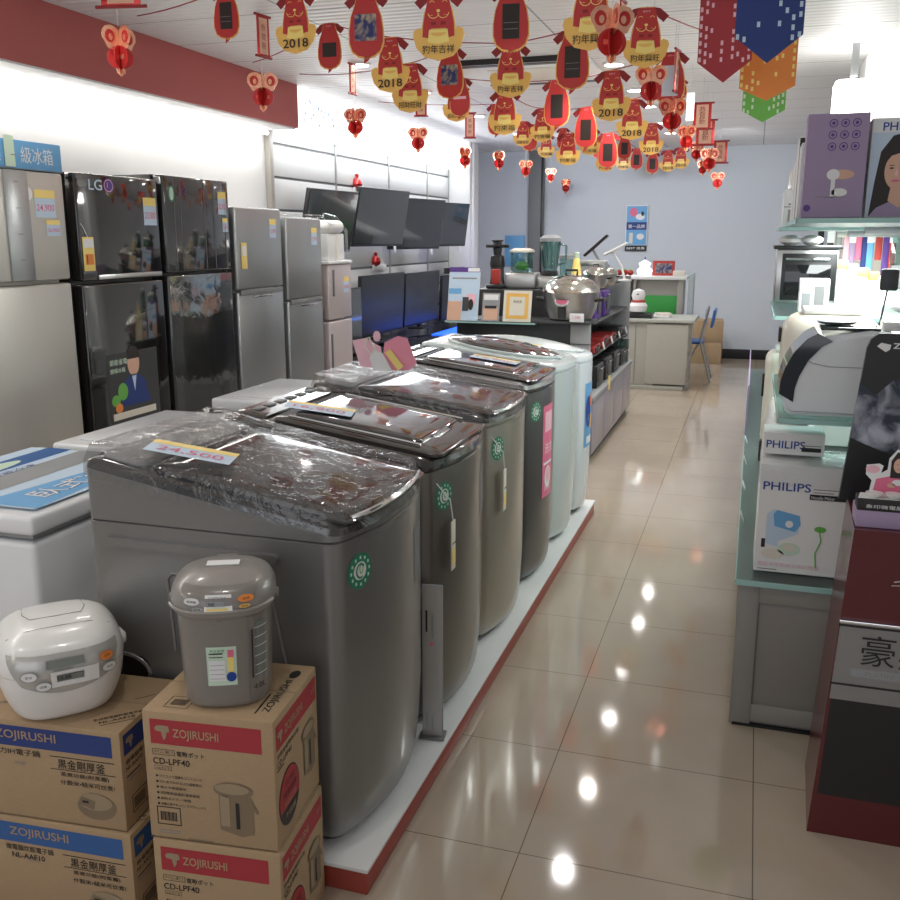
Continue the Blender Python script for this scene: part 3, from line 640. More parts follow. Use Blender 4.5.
for nm,cx,cv,k,tx in [('button',.58,.72,'orange','炊飯'),('button',.6,.42,'paper','保溫'),('button',-.5,.55,'paper','取消'),('button',-.33,.26,'paper','選單')]:
    b=MB(); f=pf(cx,cv,off=.005); b.ell(f,0,0,.0115,.0085,k,1,20); b.ring(f,0,0,.0125,.0095,.0012,'inkg',2,20); b.txt(f,0,-.002,.0045,tx,'ink',3,'C'); b.build(nm,cp,label='orange start button' if k=='orange' else None)
b=MB(); f=pf(0,.62,off=.005); b.txt(f,-.02,0,.003,'ZOJIRUSHI','ink',2,w=.03); b.build('brand_lettering',t)
m=MB()
P_=[]
for i in range(13):
    a=pi*i/12; P_.append(Vector((-.06*cos(a),.02-.06*sin(a)*1.0+.03,0)))
def onlid(x,y): 
    a=math.atan2(y/1.12,x); rr=math.hypot(x,y/1.12)/S2.rad(a); z=.2
    for (r0,z0),(r1,z1) in zip(up_,up_[1:]):
        if r1<=rr<=r0: z=z0+(z1-z0)*(r0-rr)/(r0-r1+1e-9)
    return Vector((x,y,z+.0008))
m.tube([onlid(x,y) for x,y in [(-.06,.085),(-.062,.03),(-.05,-.005),(0,-.012),(.05,-.005),(.062,.03),(.06,.085)]],.0009,'inkg',6); m.tube([onlid(x,y) for x,y in [(-.1,-.055),(-.06,-.06),(0,-.062),(.06,-.06),(.1,-.055)]],.0008,'inkg',6)
m.build('steam_cap',t)
m=MB(); 
for s in (-1,1): MB().lathe([(.0,0),(.014,0),(.016,.006),(.012,.012),(0,.012)],'wplastic',T=Matrix.Translation((s*.125,0,.118))@Matrix.Rotation(s*pi/2,4,'Y'),seg=16).build('handle_pivot',t)
m=MB(); m.tube([(.134*cos(a),.02+.12*sin(a),.118+.0*a) for a in [pi*i/16 for i in range(17)]],.0055,'wplastic'); m.build('carry_handle',t)
# boiler
t=thing('water_boiler','taupe electric water boiler with green instruction sticker on the red banded carton','water boiler',(-1.06,1.70,.6155),R(25)); t.scale=(1,1,.94)
bp=smoothprof([(.086,0),(.092,.008),(.094,.03),(.097,.12),(.1,.225)]); SB=Surf(bp,2.7,1,1.12)
m=MB(); m.loft(SB.rings(0,1),'taupe'); m.build('tank_body',t)
lp=smoothprof([(.102,.222),(.109,.232),(.111,.252),(.105,.276),(.09,.292),(.06,.303),(.03,.308),(.003,.309)]); SL=Surf(lp,2.6,1,1.14)
m=MB(); m.loft(SL.rings(0,1),'taupel'); 
m.tube([SL.pt(-pi/2+u,.245,.003) for u in [(-1.1+2.2*i/20) for i in range(21)]],.004,'taupel'); m.build('lid',t)
def LP(u,v,off): return SL.pt(-pi/2+u,.243+v*.052,off)
m=MB(); gridpatch(m,lambda u,v:LP(u*(.55+.35*v),v+(.35*u*u)*(1-v),.0025),[-1+2*i/20 for i in range(21)],[i/10 for i in range(11)],'taupe'); cp=m.build('control_panel',t)
def bf(cx,cv,off=.004): return Fr((0,0,0),(1,0,0),(0,0,1),fn=lambda x,y,l: LP(cx+x*11,cv+y*17,off+.0008*l))
b=MB(); f=bf(0,.42); b.rect(f,-.022,-.02,.045,.04,'wplastic',1,5); b.rect(f,-.018,-.006,.03,.012,'lcd',2,4); b.txt(f,-.015,-.004,.007,'98','ink',3); b.txt(f,-.016,.012,.004,'ZOJIRUSHI','ink',3,w=.03); b.rect(f,-.018,-.017,.034,.006,'gold2',2,3); b.build('display',cp)
for cx,cv,k,tx in [(.5,.55,'orange','給湯'),(.46,.25,'gold','解除'),(-.47,.5,'panelsilver','再沸騰'),(-.35,.2,'panelsilver','節電')]:
    b=MB(); f=bf(cx,cv); b.ell(f,0,0,.0135 if cv>.4 else .009,.0085 if cv>.4 else .005,k,1,18); b.txt(f,0,-.0025,.005,tx,'ink',2,'C'); b.build('button',cp,label='orange button' if k=='orange' else None)
m=MB(); m.tube([SL.pt(-pi/2+u,.283,.001) for u in [-.5+i*.1 for i in range(11)]],.001,'ink',6); m.build('lid_latch',t); MB().box(-.035,.035,-.01,.02,.3095,.311,'paper').build('sticker',t,label='white paper sticker')
m=MB(); m.box(-.025,.025,.06,.1,.27,.3,'taupe',.006); m.build('hinge',t)
def sf(fa,z0): return Fr((0,0,0),(1,0,0),(0,0,1),fn=lambda x,y,l: SB.pt(-pi/2+fa+x/.1,z0+y,.0012*l))
b=MB(); f=sf(-.02,.06); b.rect(f,-.03,0,.062,.095,'ptgreen',1,6); b.rect(f,-.026,.012,.034,.05,'paper',2,4); b.rect(f,.014,.02,.012,.065,'gold2',2); b.rect(f,.014,.07,.012,.018,'pink',3); b.ell(f,.02,.022,.01,.012,'philblue',3)
for i in range(4): b.rect(f,-.024,.018+i*.011,.03,.001,'inkg',3,3)
b.rect(f,-.024,.078,.028,.003,'ink',3,3); b.rect(f,-.024,.07,.028,.002,'ink',3,3); b.txt(f,-.022,.084,.006,'安全省電','green',3,w=.03); b.build('instruction_sticker',t,label='pale green instruction sticker')
b=MB(); f=sf(.78,.02); b.rect(f,-.022,0,.05,.2,'taupe',1,5); b.rect(f,-.008,.045,.024,.14,'lcd',2,3)
for i in range(6): b.rect(f,-.012,.055+i*.023,.032,.0015,'paper',3,3); 
b.rect(f,-.018,.05,.003,.12,'ink',3); b.txt(f,-.016,.02,.013,'4.0L','ink',3,w=.03); b.build('water_gauge',t,label='clear water level gauge')
m=MB()
for s in (-1,1): MB().lathe([(0,0),(.013,0),(.014,.016),(.01,.022),(0,.022)],'taupe',T=Matrix.Translation((s*.094,0,.235))@Matrix.Rotation(s*pi/2,4,'Y'),seg=16).build('handle_pivot',t)
m=MB(); m.tube([(.112*cos(a),.115*sin(a),.235-.03*sin(a)) for a in [pi*i/16 for i in range(17)]],.006,'taupe'); m.build('carry_handle',t)
m=MB().lathe([(.008,0),(.012,.012),(.012,.02)],'taupe',c=(0,-.105,.215),seg=12); m.build('spout',t)
# ================================================================== CHEST FREEZERS
def freezer(label,x0,x1,y0,y1,h,feat=()):
    t=thing('chest_freezer',label,'chest freezer',((x0+x1)/2,(y0+y1)/2,0),0,'white chest freezers')
    X=(x1-x0)/2; Y=(y1-y0)/2
    MB().box(-X+.01,X-.01,-Y+.01,Y-.01,.03,h-.075,'wappl',.02,4).build('cabinet',t)
    MB().box(-X,X,-Y,Y,h-.055,h,'wappl',.014,4).box(-X+.012,X-.012,-Y+.012,Y-.012,h-.065,h-.055,'grey').box(-X+.07,X-.07,-Y+.07,Y-.07,h,h+.006,'wappl',.004).build('lid',t)
    for sx in (-1,1):
        for sy in (-1,1): MB().lathe([(.02,0),(.025,.005),(.025,.035)],'black',c=(sx*(X-.06),sy*(Y-.06),0),seg=12).build('foot',t)
    yy=-Y+.27
    m=MB().box(X-.002,X+.034,yy-.03,yy+.03,h-.02,h-.0,'wplastic',.006,3).box(X+.016,X+.036,yy-.03,yy+.03,h-.17,h-.005,'wplastic',.008,3); m.build('latch',t)
    MB().cyl((X-.004,yy+.07,h-.11),.014,.008,'chrome',axis='x').build('lock',t)
    if 'poster' in feat:
        f=Fr((-X+.01,-Y+.05,h+.007),(1,0,0),(0,1,0))
        w,d=2*X-.04,2*Y-.1; m=MB(); m.rect(f,0,0,w,d,'paperb',1)
        f=Fr((X-.03,-Y+.06,h+.007),(0,1,0),(-1,0,0)); W=d
        m.poly(f,[(0,.0),(.5*W,.03),(W,0),(W,.12),(.6*W,.15),(0,.2)],'skyb',2); m.txt(f,.1,.05,.09,'臥式冰櫃','paper',4,w=.42,bold=.012); m.txt(f,.105,.048,.09,'臥式冰櫃','philblue',3,w=.42,bold=.012)
        m.rect(f,.0,.24,W,.13,'lpink' if 0 else 'grey',2); m.txt(f,.02,.36,.03,'節能省電 冷藏冷凍','boxblue',3,w=.4); m.rect(f,0,.41,W,.1,'boxblue2',2); m.ell(f,.25,.46,.2,.04,'ptgreen',3)
        m.build('advert_sheet',t,label='blue printed advert sheet taped on the lid')
    return t
freezer('white chest freezer with blue advert sheet, beside the nearest washing machine',-2.43,-1.815,1.975,2.72,.86,('poster',))
freezer('plain white chest freezer behind the advert covered one',-2.43,-1.82,2.78,3.50,.86)
freezer('white chest freezer just in front of the tall silver fridge',-2.40,-1.82,3.82,4.50,.86)
# ================================================================== FRIDGES
def price(m,f,x,y,w,h,tx):
    m.rect(f,x,y,w,h,'paperb',2); m.rect(f,x,y+h*.7,w,h*.3,'gold2',3); m.txt(f,x+w*.5,y+h*.2,h*.28,tx,'pink' if tx else 'ink',3,'C',w*.85,bold=.008)
def fridge(label,y0,y1,zt,split,body,door,xf=-3.05,xb=-3.72,feat=(),group='tall two door fridges along the left wall'):
    t=thing('fridge',label,'fridge',((xf+xb)/2,(y0+y1)/2,0),0,group); W=(y1-y0)/2; D=(xf-xb)/2
    MB().box(-D,D-.07,-W,W,.04,zt,body,.006).box(-D+.02,D-.09,-W+.02,W-.02,0,.04,'black').build('cabinet',t)
    m=MB().box(D-.064,D,-W+.004,W-.004,.08,split-.008,door,.012,3); ld=m.build('lower_door',t)
    m=MB().box(D-.064,D,-W+.004,W-.004,split+.008,zt-.004,door,.012,3); ud=m.build('upper_door',t)
    f=Fr((D,-W,0),(0,1,0),(0,0,1)); w=2*W
    if 'strip' in feat:
        m=MB().box(D-.002,D+.01,.02,.16,split+.012,zt-.004,'silver',.006); ff=Fr((D+.012,-W,0),(0,1,0),(0,0,1))
        for i in range(5): m.rect(ff,W+.07,split+.1+i*.11,.03,.004,'inkg')
        m.build('control_strip',ud)
        m=MB(); price(m,f,w-.2,zt-.2,.13,.12,'24,900'); price(m,f,w-.14,zt-.28,.09,.07,'26,900'); m.ell(f,w-.24,zt-.1,.03,.03,'paper',2); m.build('price_stickers',ud)
    if 'lg' in feat:
        m=MB(); MB().box(D,D+.008,-W+.12,W-.02,split+.012,split+.035,'steel',.003).build('trim_bar',ud,label='brushed metal bar'); MB().box(D,D+.008,-W+.12,W-.02,.1,.125,'steel',.003).build('trim_bar',ld,label='brushed metal bar')
        m=MB(); m.txt(f,.1,zt-.08,.05,'LG','paperb',2,w=.1,bold=.01); m.ell(f,.25,zt-.055,.04,.035,'violet',1); m.ring(f,.25,zt-.055,.034,.03,.004,'lpink',2); m.rect(f,.24,zt-.065,.004,.025,'lpink',2); m.build('brand_lettering',ud)
        m=MB(); price(m,f,w-.14,zt-.24,.11,.14,'23,500'); m.build('price_sticker',ud)
        m=MB(); m.box(D+.002,D+.006,-W+.02,-W+.1,zt-.46,zt-.3,'gold2',.002); ff=Fr((D+.006,-W+.02,zt-.46),(0,1,0),(0,0,1)); m.rect(ff,.005,.11,.07,.04,'paper'); m.rect(ff,.01,.03,.06,.05,'orange'); m.txt(ff,.02,.035,.04,'1','ink',2); m.tube([(D+.004,-W+.06,zt-.3),(D+.004,-W+.03,zt-.25),(D-.01,-W+.01,zt-.22)],.002,'paper',6); m.build('hang_tag',ud,label='yellow energy tag')
        m=MB(); z0=split-.62; m.rect(f,.13,z0-.1,.42,.36,'darkgrey',1); m.ell(f,.34,z0+.2,.05,.07,'skin',3); m.ell(f,.34,z0+.235,.053,.05,'hair',4,20,-.3,pi+.3); m.poly(f,[(.22,z0-.02),(.25,z0+.1),(.31,z0+.14),(.37,z0+.14),(.43,z0+.1),(.47,z0-.02)],'boxblue',2); m.poly(f,[(.32,z0+.14),(.34,z0+.05),(.36,z0+.14)],'paperb',3); m.ell(f,.24,z0+.06,.04,.045,'leaf',3); m.ell(f,.18,z0+.02,.035,.03,'leaf',3); m.ell(f,.2,z0-.02,.03,.025,'orange',4); m.rect(f,.15,z0-.08,.36,.035,'cream',3); m.txt(f,.15,z0+.2,.03,'節能省電','ptgreen',3,w=.14,bold=.008); m.txt(f,.15,z0+.16,.025,'變頻冰箱','ptgreen',3,w=.12,bold=.008); m.build('printed_advert',ld,label='printed advert of a man in a suit with vegetables')
    if 'wrap' in feat:
        m=MB(); m.box(D+.003,D+.006,-W+.01,W-.01,.3,split-.01,'film2'); m.build('plastic_wrap',ld,label='clear film over the lower door')
        m=MB(); 
        for y in (.1,.16,.4,.5,.62): m.box(D-.001,D+.002,-W+y,-W+y+.004,split+.02,zt-.02,'midgrey')
        m.build('door_seams',t)
        m=MB(); price(m,f,w-.13,zt-.2,.09,.13,'32,900'); price(m,f,w-.09,zt-.3,.06,.08,'2,000'); m.build('price_sticker',ud); m=MB(); m.ell(f,.08,zt-.1,.03,.045,'ptgreen',2); m.ring(f,.08,zt-.1,.03,.045,.01,'green',3); m.build('energy_sticker',ud); m=MB(); m.txt(f,.16,zt-.1,.04,'LG','violet',2); m.build('brand_lettering',ud)
    if 'silver' in feat:
        m=MB(); m.box(D-.004,D+.012,-W+.03,W-.03,split-.03,split+.004,'midgrey',.004); m.box(D,D+.018,-.12,.14,split-.05,split-.034,'chrome',.005); m.build('door_handle',t)
        m=MB(); price(m,f,w-.17,zt-.19,.09,.12,'15,900'); m.build('price_sticker',ud)
        if feat[-1]=='tag': m=MB(); m.box(D+.002,D+.005,-W+.06,-W+.13,zt-.38,zt-.22,'gold2',.002); ff=Fr((D+.005,-W+.06,zt-.38),(0,1,0),(0,0,1)); m.rect(ff,.01,.08,.05,.06,'paper'); m.build('hang_tag',ud,label='yellow energy tag')
    if 'pinkf' in feat:
        m=MB(); m.box(D,D+.014,-W+.07,-W+.085,split+.18,split+.38,'midgrey',.003); m.box(D,D+.014,-W+.02,-W+.035,split-.42,split-.1,'midgrey',.003); m.build('door_handle',t); m=MB(); price(m,f,w-.16,zt-.22,.1,.12,'9,900'); m.build('price_sticker',ud)
        MB().box(-D,D+.01,-W-.005,W+.005,zt,zt+.025,'paper',.008).build('top_panel',t)
    return t
fridge('champagne silver fridge with raised control strip, nearest on the left wall',2.93,3.73,1.885,1.40,'champ','champ',feat=('strip',))
fridge('glossy black glass fridge with a printed advert and yellow tag',3.80,4.46,1.90,1.385,'black','fblack',feat=('lg',))
fridge('mirror black fridge wrapped in clear film',4.50,5.18,1.93,1.40,'black','fblack2',feat=('wrap',))
fridge('tall silver fridge with a yellow tag, right of the black fridges',5.23,5.84,1.785,1.27,'silver','silver',feat=('silver','tag'))
fridge('narrower silver fridge beside the pale pink one',5.90,6.46,1.735,1.17,'silver','silver',feat=('silver','no'))
fridge('pale pink two door fridge, smallest in the row',6.52,6.95,1.40,.98,'pinkdoor','pinkdoor',feat=('pinkf',),xf=-3.03,group='tall two door fridges along the left wall')
t=thing('appliance_carton','small white taped carton on top of the pale pink fridge','cardboard box',(-3.35,6.72,1.425)); MB().box(-.2,.3,-.15,.15,.0,.2,'white',.01).box(-.0,.302,-.02,.02,.0,.201,'cream').build('carton',t); MB().box(.1,.32,-.14,.14,.2,.3,'wplastic',.05,4).build('plastic_bag',t)
t=thing('bubble_wrap','crinkled clear wrap draped on the narrower silver fridge','plastic wrap',(-3.38,6.2,1.737)); m=MB(); m.box(-.28,.34,-.27,.3,.0,.02,'film',.008,3); m.tube([(.33,.3,.02),(.38,.36,-.02),(.42,.42,-.1),(.43,.44,-.25)],[.02,.045,.05,.03],'film'); m.build('wrap',t)
# blue sign on first fridge
t=thing('fridge_topper_sign','blue sign with white characters standing on the nearest fridge','sign',(-3.1,3.42,1.887),0)
m=MB().box(-.008,.008,-.3,.36,0,.125,'skyb',.003); f=Fr((.008,-.3,0),(0,1,0),(0,0,1)); m.txt(f,.12,.03,.07,'變頻','paper',2,w=.16); m.txt(f,.4,.03,.07,'級冰箱','paper',2,w=.2); m.build('sign_panel',t,label=None)
m=MB(); m.txt(Fr((.012,-.3,0),(0,1,0),(0,0,1)),.3,.01,.13,'1','ptgreen',2,w=.06,bold=.012); m.box(-.06,.03,-.28,.34,0,.004,'midgrey'); m.build('stand',t)
# ================================================================== TELEVISIONS
def tv(label,y0,y1,z0,z1,x=-3.55,tiltd=8,yaw=0,kind='hung',group=None):
    W=(y1-y0)/2; H=z1-z0
    t=thing('television',label,'television',(x,(y0+y1)/2,z0),0,group,rot=(0,0,R(yaw)))
    T=Matrix.Rotation(R(tiltd),4,'Y')
    m=MB().box(-.035,0,-W,W,0,H,'black',.006,T=T); m.box(-.08,-.035,-W*.6,W*.6,.06,H*.6,'black',.02,T=T); m.build('casing',t)
    s=MB(); o=T@Vector((0.001,-W+.012,.022)); s.rect(Fr(o,(0,1,0),T.to_3x3()@Vector((0,0,1))),0,0,2*W-.024,H-.034,'tv' if kind=='hung' else 'tvb'); s.build('screen',t)
    m=MB()
    if kind=='hung':
        m.box(-.18,-.0,-.03,.03,H*.25,H*.32,'alu',.004); m.build('wall_bracket',t)
        m=MB(); m.box(.0,.01,W*.6,W*.6+.05,-.06,.0,'paper',.002); m.build('price_tag',t)
    else:
        m.box(-.1,.08,-W*.35,W*.35,-.045,-.03,'black',.005); m.box(-.04,-.01,-.05,.05,-.04,.02,'black',.004); m.build('stand',t)
    return t
tw='wall hung televisions in the upper row'
for nm,a,b,c_,d_,tl in [('tilted dark wall television partly behind the narrower silver fridge',7.2,8.02,1.47,2.0,12),('wall television with a paper tag on top, second of the upper row',8.3,9.35,1.51,2.06,10),('wall television with dark side edge, third of the upper row',9.4,10.38,1.47,2.01,10),('farthest wall television showing purple grey reflections',10.6,11.45,1.49,2.0,8)]: tv(nm,a,b,c_,d_,tiltd=tl,yaw=-14 if a>9 else -6,group=tw)
tl_='televisions on the bench'
t=thing('television','narrow dark television edge beside the pale pink fridge','television',(-3.5,7.9,.645),0,tl_); MB().box(-.02,.02,-.3,.3,.0,.5,'black',.004).build('casing',t); MB().box(.02,.022,-.29,.29,.01,.49,'tv').build('screen',t); MB().box(-.1,.1,-.15,.15,-.04,.0,'black',.004).build('stand',t)
tv('large bench television reflecting a dark round shape, left of the pair',8.3,9.48,.645,1.24,tiltd=3,kind='bench',group=tl_)
tv('large bench television in the middle of the lit bench',9.52,10.66,.645,1.22,tiltd=3,kind='bench',group=tl_)
tv('bench television with thin silver edge beside the white pilaster',10.8,11.72,.612,1.15,tiltd=2,kind='bench',group=tl_)
t=thing('television_bench','long television bench lit with blue strip light','bench',(-3.3,9.4,0))
MB().box(-.45,.22,-2.3,2.35,.0,.54,'darkgrey',.006).build('bench_body',t); MB().box(-.45,.26,-2.32,2.37,.54,.56,'blackgloss',.003).build('bench_top',t); MB().box(.0,.24,.3,2.3,.561,.572,'blueled',.003).build('light_strip',t,label='glowing blue light strip')
area('blue_glow',(-2.95,10.3,.75),.1,2.4,3,(.05,.2,1),(0,R(180),0))
for i,(y,z) in enumerate([(8.75,2.1),(9.2,1.35)]):
    t=thing('wall_ornament',['small red festive ornament pinned above the second wall television','small dark ornament pinned between the wall and bench televisions'][i],'ornament',(-3.735,y,z),0); MB().lathe([(.0,-.05),(.04,-.03),(.055,0),(.04,.04),(.015,.06),(.02,.09),(0,.1)],'foil',seg=14).build('ornament_body',t); MB().box(-.02,-.0,-.05,.3,-.09,-.03,'paper',.003).build('tag_card',t)
t=thing('soundbar_box','small gold and black box on the bench television by the pilaster','box',(-3.55,11.3,1.165)); MB().box(-.03,.05,-.3,.3,0,.07,'dec',.004).build('box',t)
# ================================================================== CENTRE ISLAND
t=thing('display_island','black and grey shelving island with lilac cabinet doors beyond the washing machines','shelving',(-1.05,6.6,0))
MB().box(-1.0,0,.0,2.22,.05,.45,'midgrey',.003).box(-.98,-.02,.02,2.2,0,.05,'kickblk').build('base_cabinet',t)
for i in range(4): MB().box(-.004,.012,.02+i*.55,.56+i*.55,.06,.44,'lilac',.004).build('cabinet_door',t)
MB().box(-1.02,.02,-.01,2.24,.45,.485,'grey',.004).build('ledge',t)
MB().box(-.16,-.02,-.0,.04,.485,1.0,'grey',.003).box(-.162,-.018,-.004,.0,.62,.624,'black').box(-.162,-.018,-.004,.0,.86,.864,'black').build('end_column',t)
MB().box(-1.0,-.16,.0,.03,.485,1.0,'black',.003).build('end_panel',t)
MB().box(-1.0,-.02,-.03,.32,1.0,1.02,'darkgrey',.003).build('front_shelf',t)
MB().box(-1.04,-.38,-.16,-.0,1.004,1.014,'glassf',.002).box(-1.04,-.38,-.165,-.16,1.004,1.014,'gedge').build('glass_shelf',t)
MB().box(-.95,-.3,.36,2.1,.485,1.2,'black',.003).build('rear_core',t)
MB().box(-.95,-.1,.36,2.1,1.2,1.215,'darkgrey',.002).build('top_shelf',t)
MB().box(-.17,-.02,2.17,2.2,.485,1.255,'grey',.003).box(-.95,-.17,2.17,2.2,.485,1.23,'grey',.003).build('far_panel',t)
for z in (.73,.97): MB().box(-.3,-.04,.32,2.17,z,z+.012,'darkgrey',.002).build('shelf',t)
def stand_card(name,label,x,y,z,w,h,fn,lean=12,th=.004,yaw=0,cat='sign',base='paper'):
    t=thing(name,label,cat,(x,y,z),R(yaw)); T=Matrix.Rotation(R(-lean),4,'X')
    m=MB().box(-w/2,w/2,0,th,0,h,base,.001,T=T); o=T@Vector((-w/2,0,0)); f=Fr(o,(1,0,0),T.to_3x3()@Vector((0,0,1))); fn(m,f,w,h); m.build('card',t)
    MB().box(-w*.1,w*.1,.0,.06,0,.004,base).box(-w*.08,w*.08,.055,.06,0,h*.5,base).build('easel',t); return t
def c1(m,f,w,h):
    m.rect(f,0,0,w,h,'paperb'); m.rect(f,0,h*.91,w,h*.09,'violet',2); m.rect(f,w*.6,h*.92,w*.38,h*.07,'paper',3); m.rect(f,0,0,w*.45,h*.36,'skin',2); m.rect(f,w*.48,h*.18,w*.2,h*.26,'darkgrey',3); m.rect(f,w*.02,h*.5,w*.4,h*.1,'skyb',2); m.rect(f,w*.6,h*.3,w*.3,h*.2,'lpink',2); m.ell(f,w*.75,h*.3,.02,.04,'hair',3); m.rect(f,w*.1,h*.78,w*.8,.01,'inkg',2)
stand_card('advert_card','pale blue advert card with dark top edge, left on the glass shelf of the island',-1.98,6.5,1.016,.23,.38,c1)
def c2(m,f,w,h): m.rect(f,0,0,w,h,'grey'); m.rect(f,.01,.01,w-.02,h*.45,'skin',2); m.rect(f,.02,h*.45,w-.04,.02,'ink',3); m.rect(f,.01,h*.75,w-.02,h*.2,'paper',2)
stand_card('advert_card','small grey and peach advert card between the tall card and gold framed one',-1.77,6.49,1.016,.125,.2,c2)
def c3(m,f,w,h): m.rect(f,.02,.02,w-.04,h-.04,'gold'); m.rect(f,.045,.045,w-.09,h-.09,'cream',2); m.txt(f,w/2,h*.6,.02,'保證書','cardd',3,'C'); m.frame(f,.0,.0,w,h,.022,'cream',2); m.frame(f,.02,.02,w-.04,h-.04,.004,'gold',3)
stand_card('framed_certificate','cream certificate in a pale gold frame in front of the blender',-1.58,6.5,1.016,.2,.22,c3,th=.015,base='cream',cat='frame')
# slow juicer
t=thing('slow_juicer','black and red slow juicer standing behind the advert cards','juicer',(-1.88,7.1,1.217))
MB().box(-.07,.07,-.09,.09,0,.03,'black',.012,3).lathe([(.06,.03),(.055,.06),(.05,.14),(.052,.16)],'darkgrey').build('base',t)
MB().box(-.035,.035,-.062,-.03,.03,.145,'red',.01,3).build('front_panel',t)
MB().lathe([(.055,.16),(.058,.18),(.05,.24),(.03,.25)],'black').build('drum',t)
MB().lathe([(.03,.25),(.035,.3),(.06,.315),(.06,.325),(.035,.33),(.032,.345),(.045,.352),(.045,.36)],'black').build('hopper',t)
MB().tube([(-.09,0,.315),(.09,0,.315)],.012,'black').build('handle',t)
t=thing('food_processor','food processor with clear bowl holding something green on a steel base','food processor',(-1.7,7.15,1.217))
MB().box(-.11,.13,-.09,.09,0,.12,'steel',.015,3).build('base',t); MB().lathe([(.07,.12),(.085,.14),(.09,.26),(.088,.27)],'glasst').build('bowl',t); MB().lathe([(.094,.27),(.095,.285),(.06,.3),(.0,.3)],'cream').build('lid',t); MB().lathe([(0,.13),(.045,.14),(.055,.17),(.03,.2),(0,.205)],'leaf').build('green_contents',t)
t=thing('blender','tall glass jar blender with grey lid, highest item on the island','blender',(-1.47,7.1,1.217))
MB().box(-.08,.08,-.08,.08,0,.1,'steel',.02,3).box(-.055,.055,-.055,.055,.1,.135,'black',.01).build('base',t); MB().lathe([(.05,.135),(.055,.15),(.075,.31),(.078,.35),(.075,.35),(.05,.15)],'glasst').build('jar',t); MB().lathe([(.08,.35),(.082,.375),(.06,.39),(.03,.4),(0,.4)],'grey').build('lid',t); MB().tube([(.075,0,.33),(.12,0,.32),(.12,0,.2),(.06,0,.18)],.01,'glasst').build('handle',t)
t=thing('storage_canister','clear grey plastic canister right of the tall blender','container',(-1.38,7.3,1.217)); MB().lathe([(.05,0),(.055,.15),(.06,.22)],'glasst').build('jar',t); MB().lathe([(.062,.22),(.062,.245),(.02,.26),(0,.26)],'grey').build('lid',t)
t=thing('yellow_bottle','yellow patterned bottle standing behind the steel pot','bottle',(-1.27,7.1,1.217)); MB().lathe([(.028,0),(.038,.01),(.038,.12),(.03,.17),(.025,.22),(.02,.23)],'gold2',seg=18).lathe([(.039,.04),(.039,.06)],'leaf').build('bottle_body',t); MB().lathe([(.022,.23),(.024,.27),(0,.275)],'ptgreen',seg=14).build('cap',t)
t=thing('steel_box','grey metal bread box behind the steel pot','box',(-1.27,7.75,1.217)); MB().box(-.13,.13,-.08,.08,0,.2,'grey',.02,3).build('body',t); MB().box(-.11,.11,-.085,-.08,.16,.19,'steel',.003).build('lid',t)
def pot(label,x,y,z,s,lidk='potlid',price=False):
    t=thing('steel_cooking_pot',label,'cooking pot',(x,y,z),0,'steel pots on the island')
    MB().lathe([(.13*s,0),(.15*s,.01),(.185*s,.09*s),(.2*s,.19*s),(.205*s,.2*s)],'steel',seg=40).build('pot_body',t)
    MB().lathe([(.208*s,.2*s),(.2*s,.225*s),(.16*s,.275*s),(.08*s,.31*s),(.02*s,.32*s),(0,.32*s)],lidk,seg=40).build('lid',t); lo_=kids(t)[-1]
    MB().tube([(-.04*s,0,.315*s),(-.04*s,0,.35*s),(.04*s,0,.35*s),(.04*s,0,.315*s)],.009*s,'black').build('knob',lo_)
    for sx in (-1,1): MB().tube([(sx*.17*s,-.06*s,.14*s),(sx*.24*s,-.07*s,.15*s),(sx*.25*s,.03*s,.15*s),(sx*.18*s,.05*s,.14*s)],.011*s,'black').build('handle',t)
    if price:
        m=MB(); m.box(.03,.13,-.2,-.195,.0,.06,'paper',.001); f=Fr((.03,-.2,0),(1,0,0),(0,0,1)); m.txt(f,.05,.02,.022,'1,580','pink',2,'C'); m.build('price_tag',t)
        m=MB(); ff=Fr((0,0,0),(1,0,0),(0,0,1),fn=lambda a,b,l:Vector((.2*sin((a)/.2),-(.17+.04*b/.1*.5)*cos(a/.2)*1.03-.003*l,b))); m.ell(ff,-.03,.15,.055,.045,'paper',1,20,pi,2*pi); m.ell(ff,-.03,.15,.045,.03,'pink',2,20,pi,2*pi); m.rect(ff,-.06,.02,.06,.08,'darkgrey',1); m.build('front_label',t)
    return t
pot('large shiny steel pot with price tag on the island end, nearest of the pots',-1.24,6.75,1.02,1.0,price=True)
pot('smaller steel pot with hammered lid behind the large one',-1.17,7.4,1.217,.5)
pot('steel pot farthest back beside the folding lamps',-1.16,7.9,1.217,.45)
def desklamp(label,k,base,head0,head1,y):
    a=Vector(base); t=thing('desk_lamp',label,'lamp',a,0,'folding desk lamps'); h0=Vector(head0)-a; h1=Vector(head1)-a; mid=h0.lerp(h1,.35)
    MB().lathe([(.06,0),(.06,.012),(.02,.02)],k,seg=20).build('base',t); MB().tube([(0,0,.01),(mid.x*.3,0,mid.z*.5),tuple(mid)],.011,'grey' if k=='black' else k).build('stem',t)
    d=(h1-h0).normalized(); m=MB(); T=Matrix.Translation((h0+h1)/2)@Matrix.Rotation(-math.atan2(d.z,d.x),4,'Y'); L=(h1-h0).length/2; m.box(-L,L,-.035,.035,-.012,.012,k,.01,3,T=T); m.build('lamp_head',t)
desklamp('black folding desk lamp tilted up above the steel pots','black',(-1.22,8.3,1.217),at(584,256,y=8.3),at(608,235,y=8.3),8.3)
desklamp('white folding desk lamp right of the black one','wplastic',(-1.1,8.6,1.217),at(604,255,y=8.6),at(628,243,y=8.6),8.6)
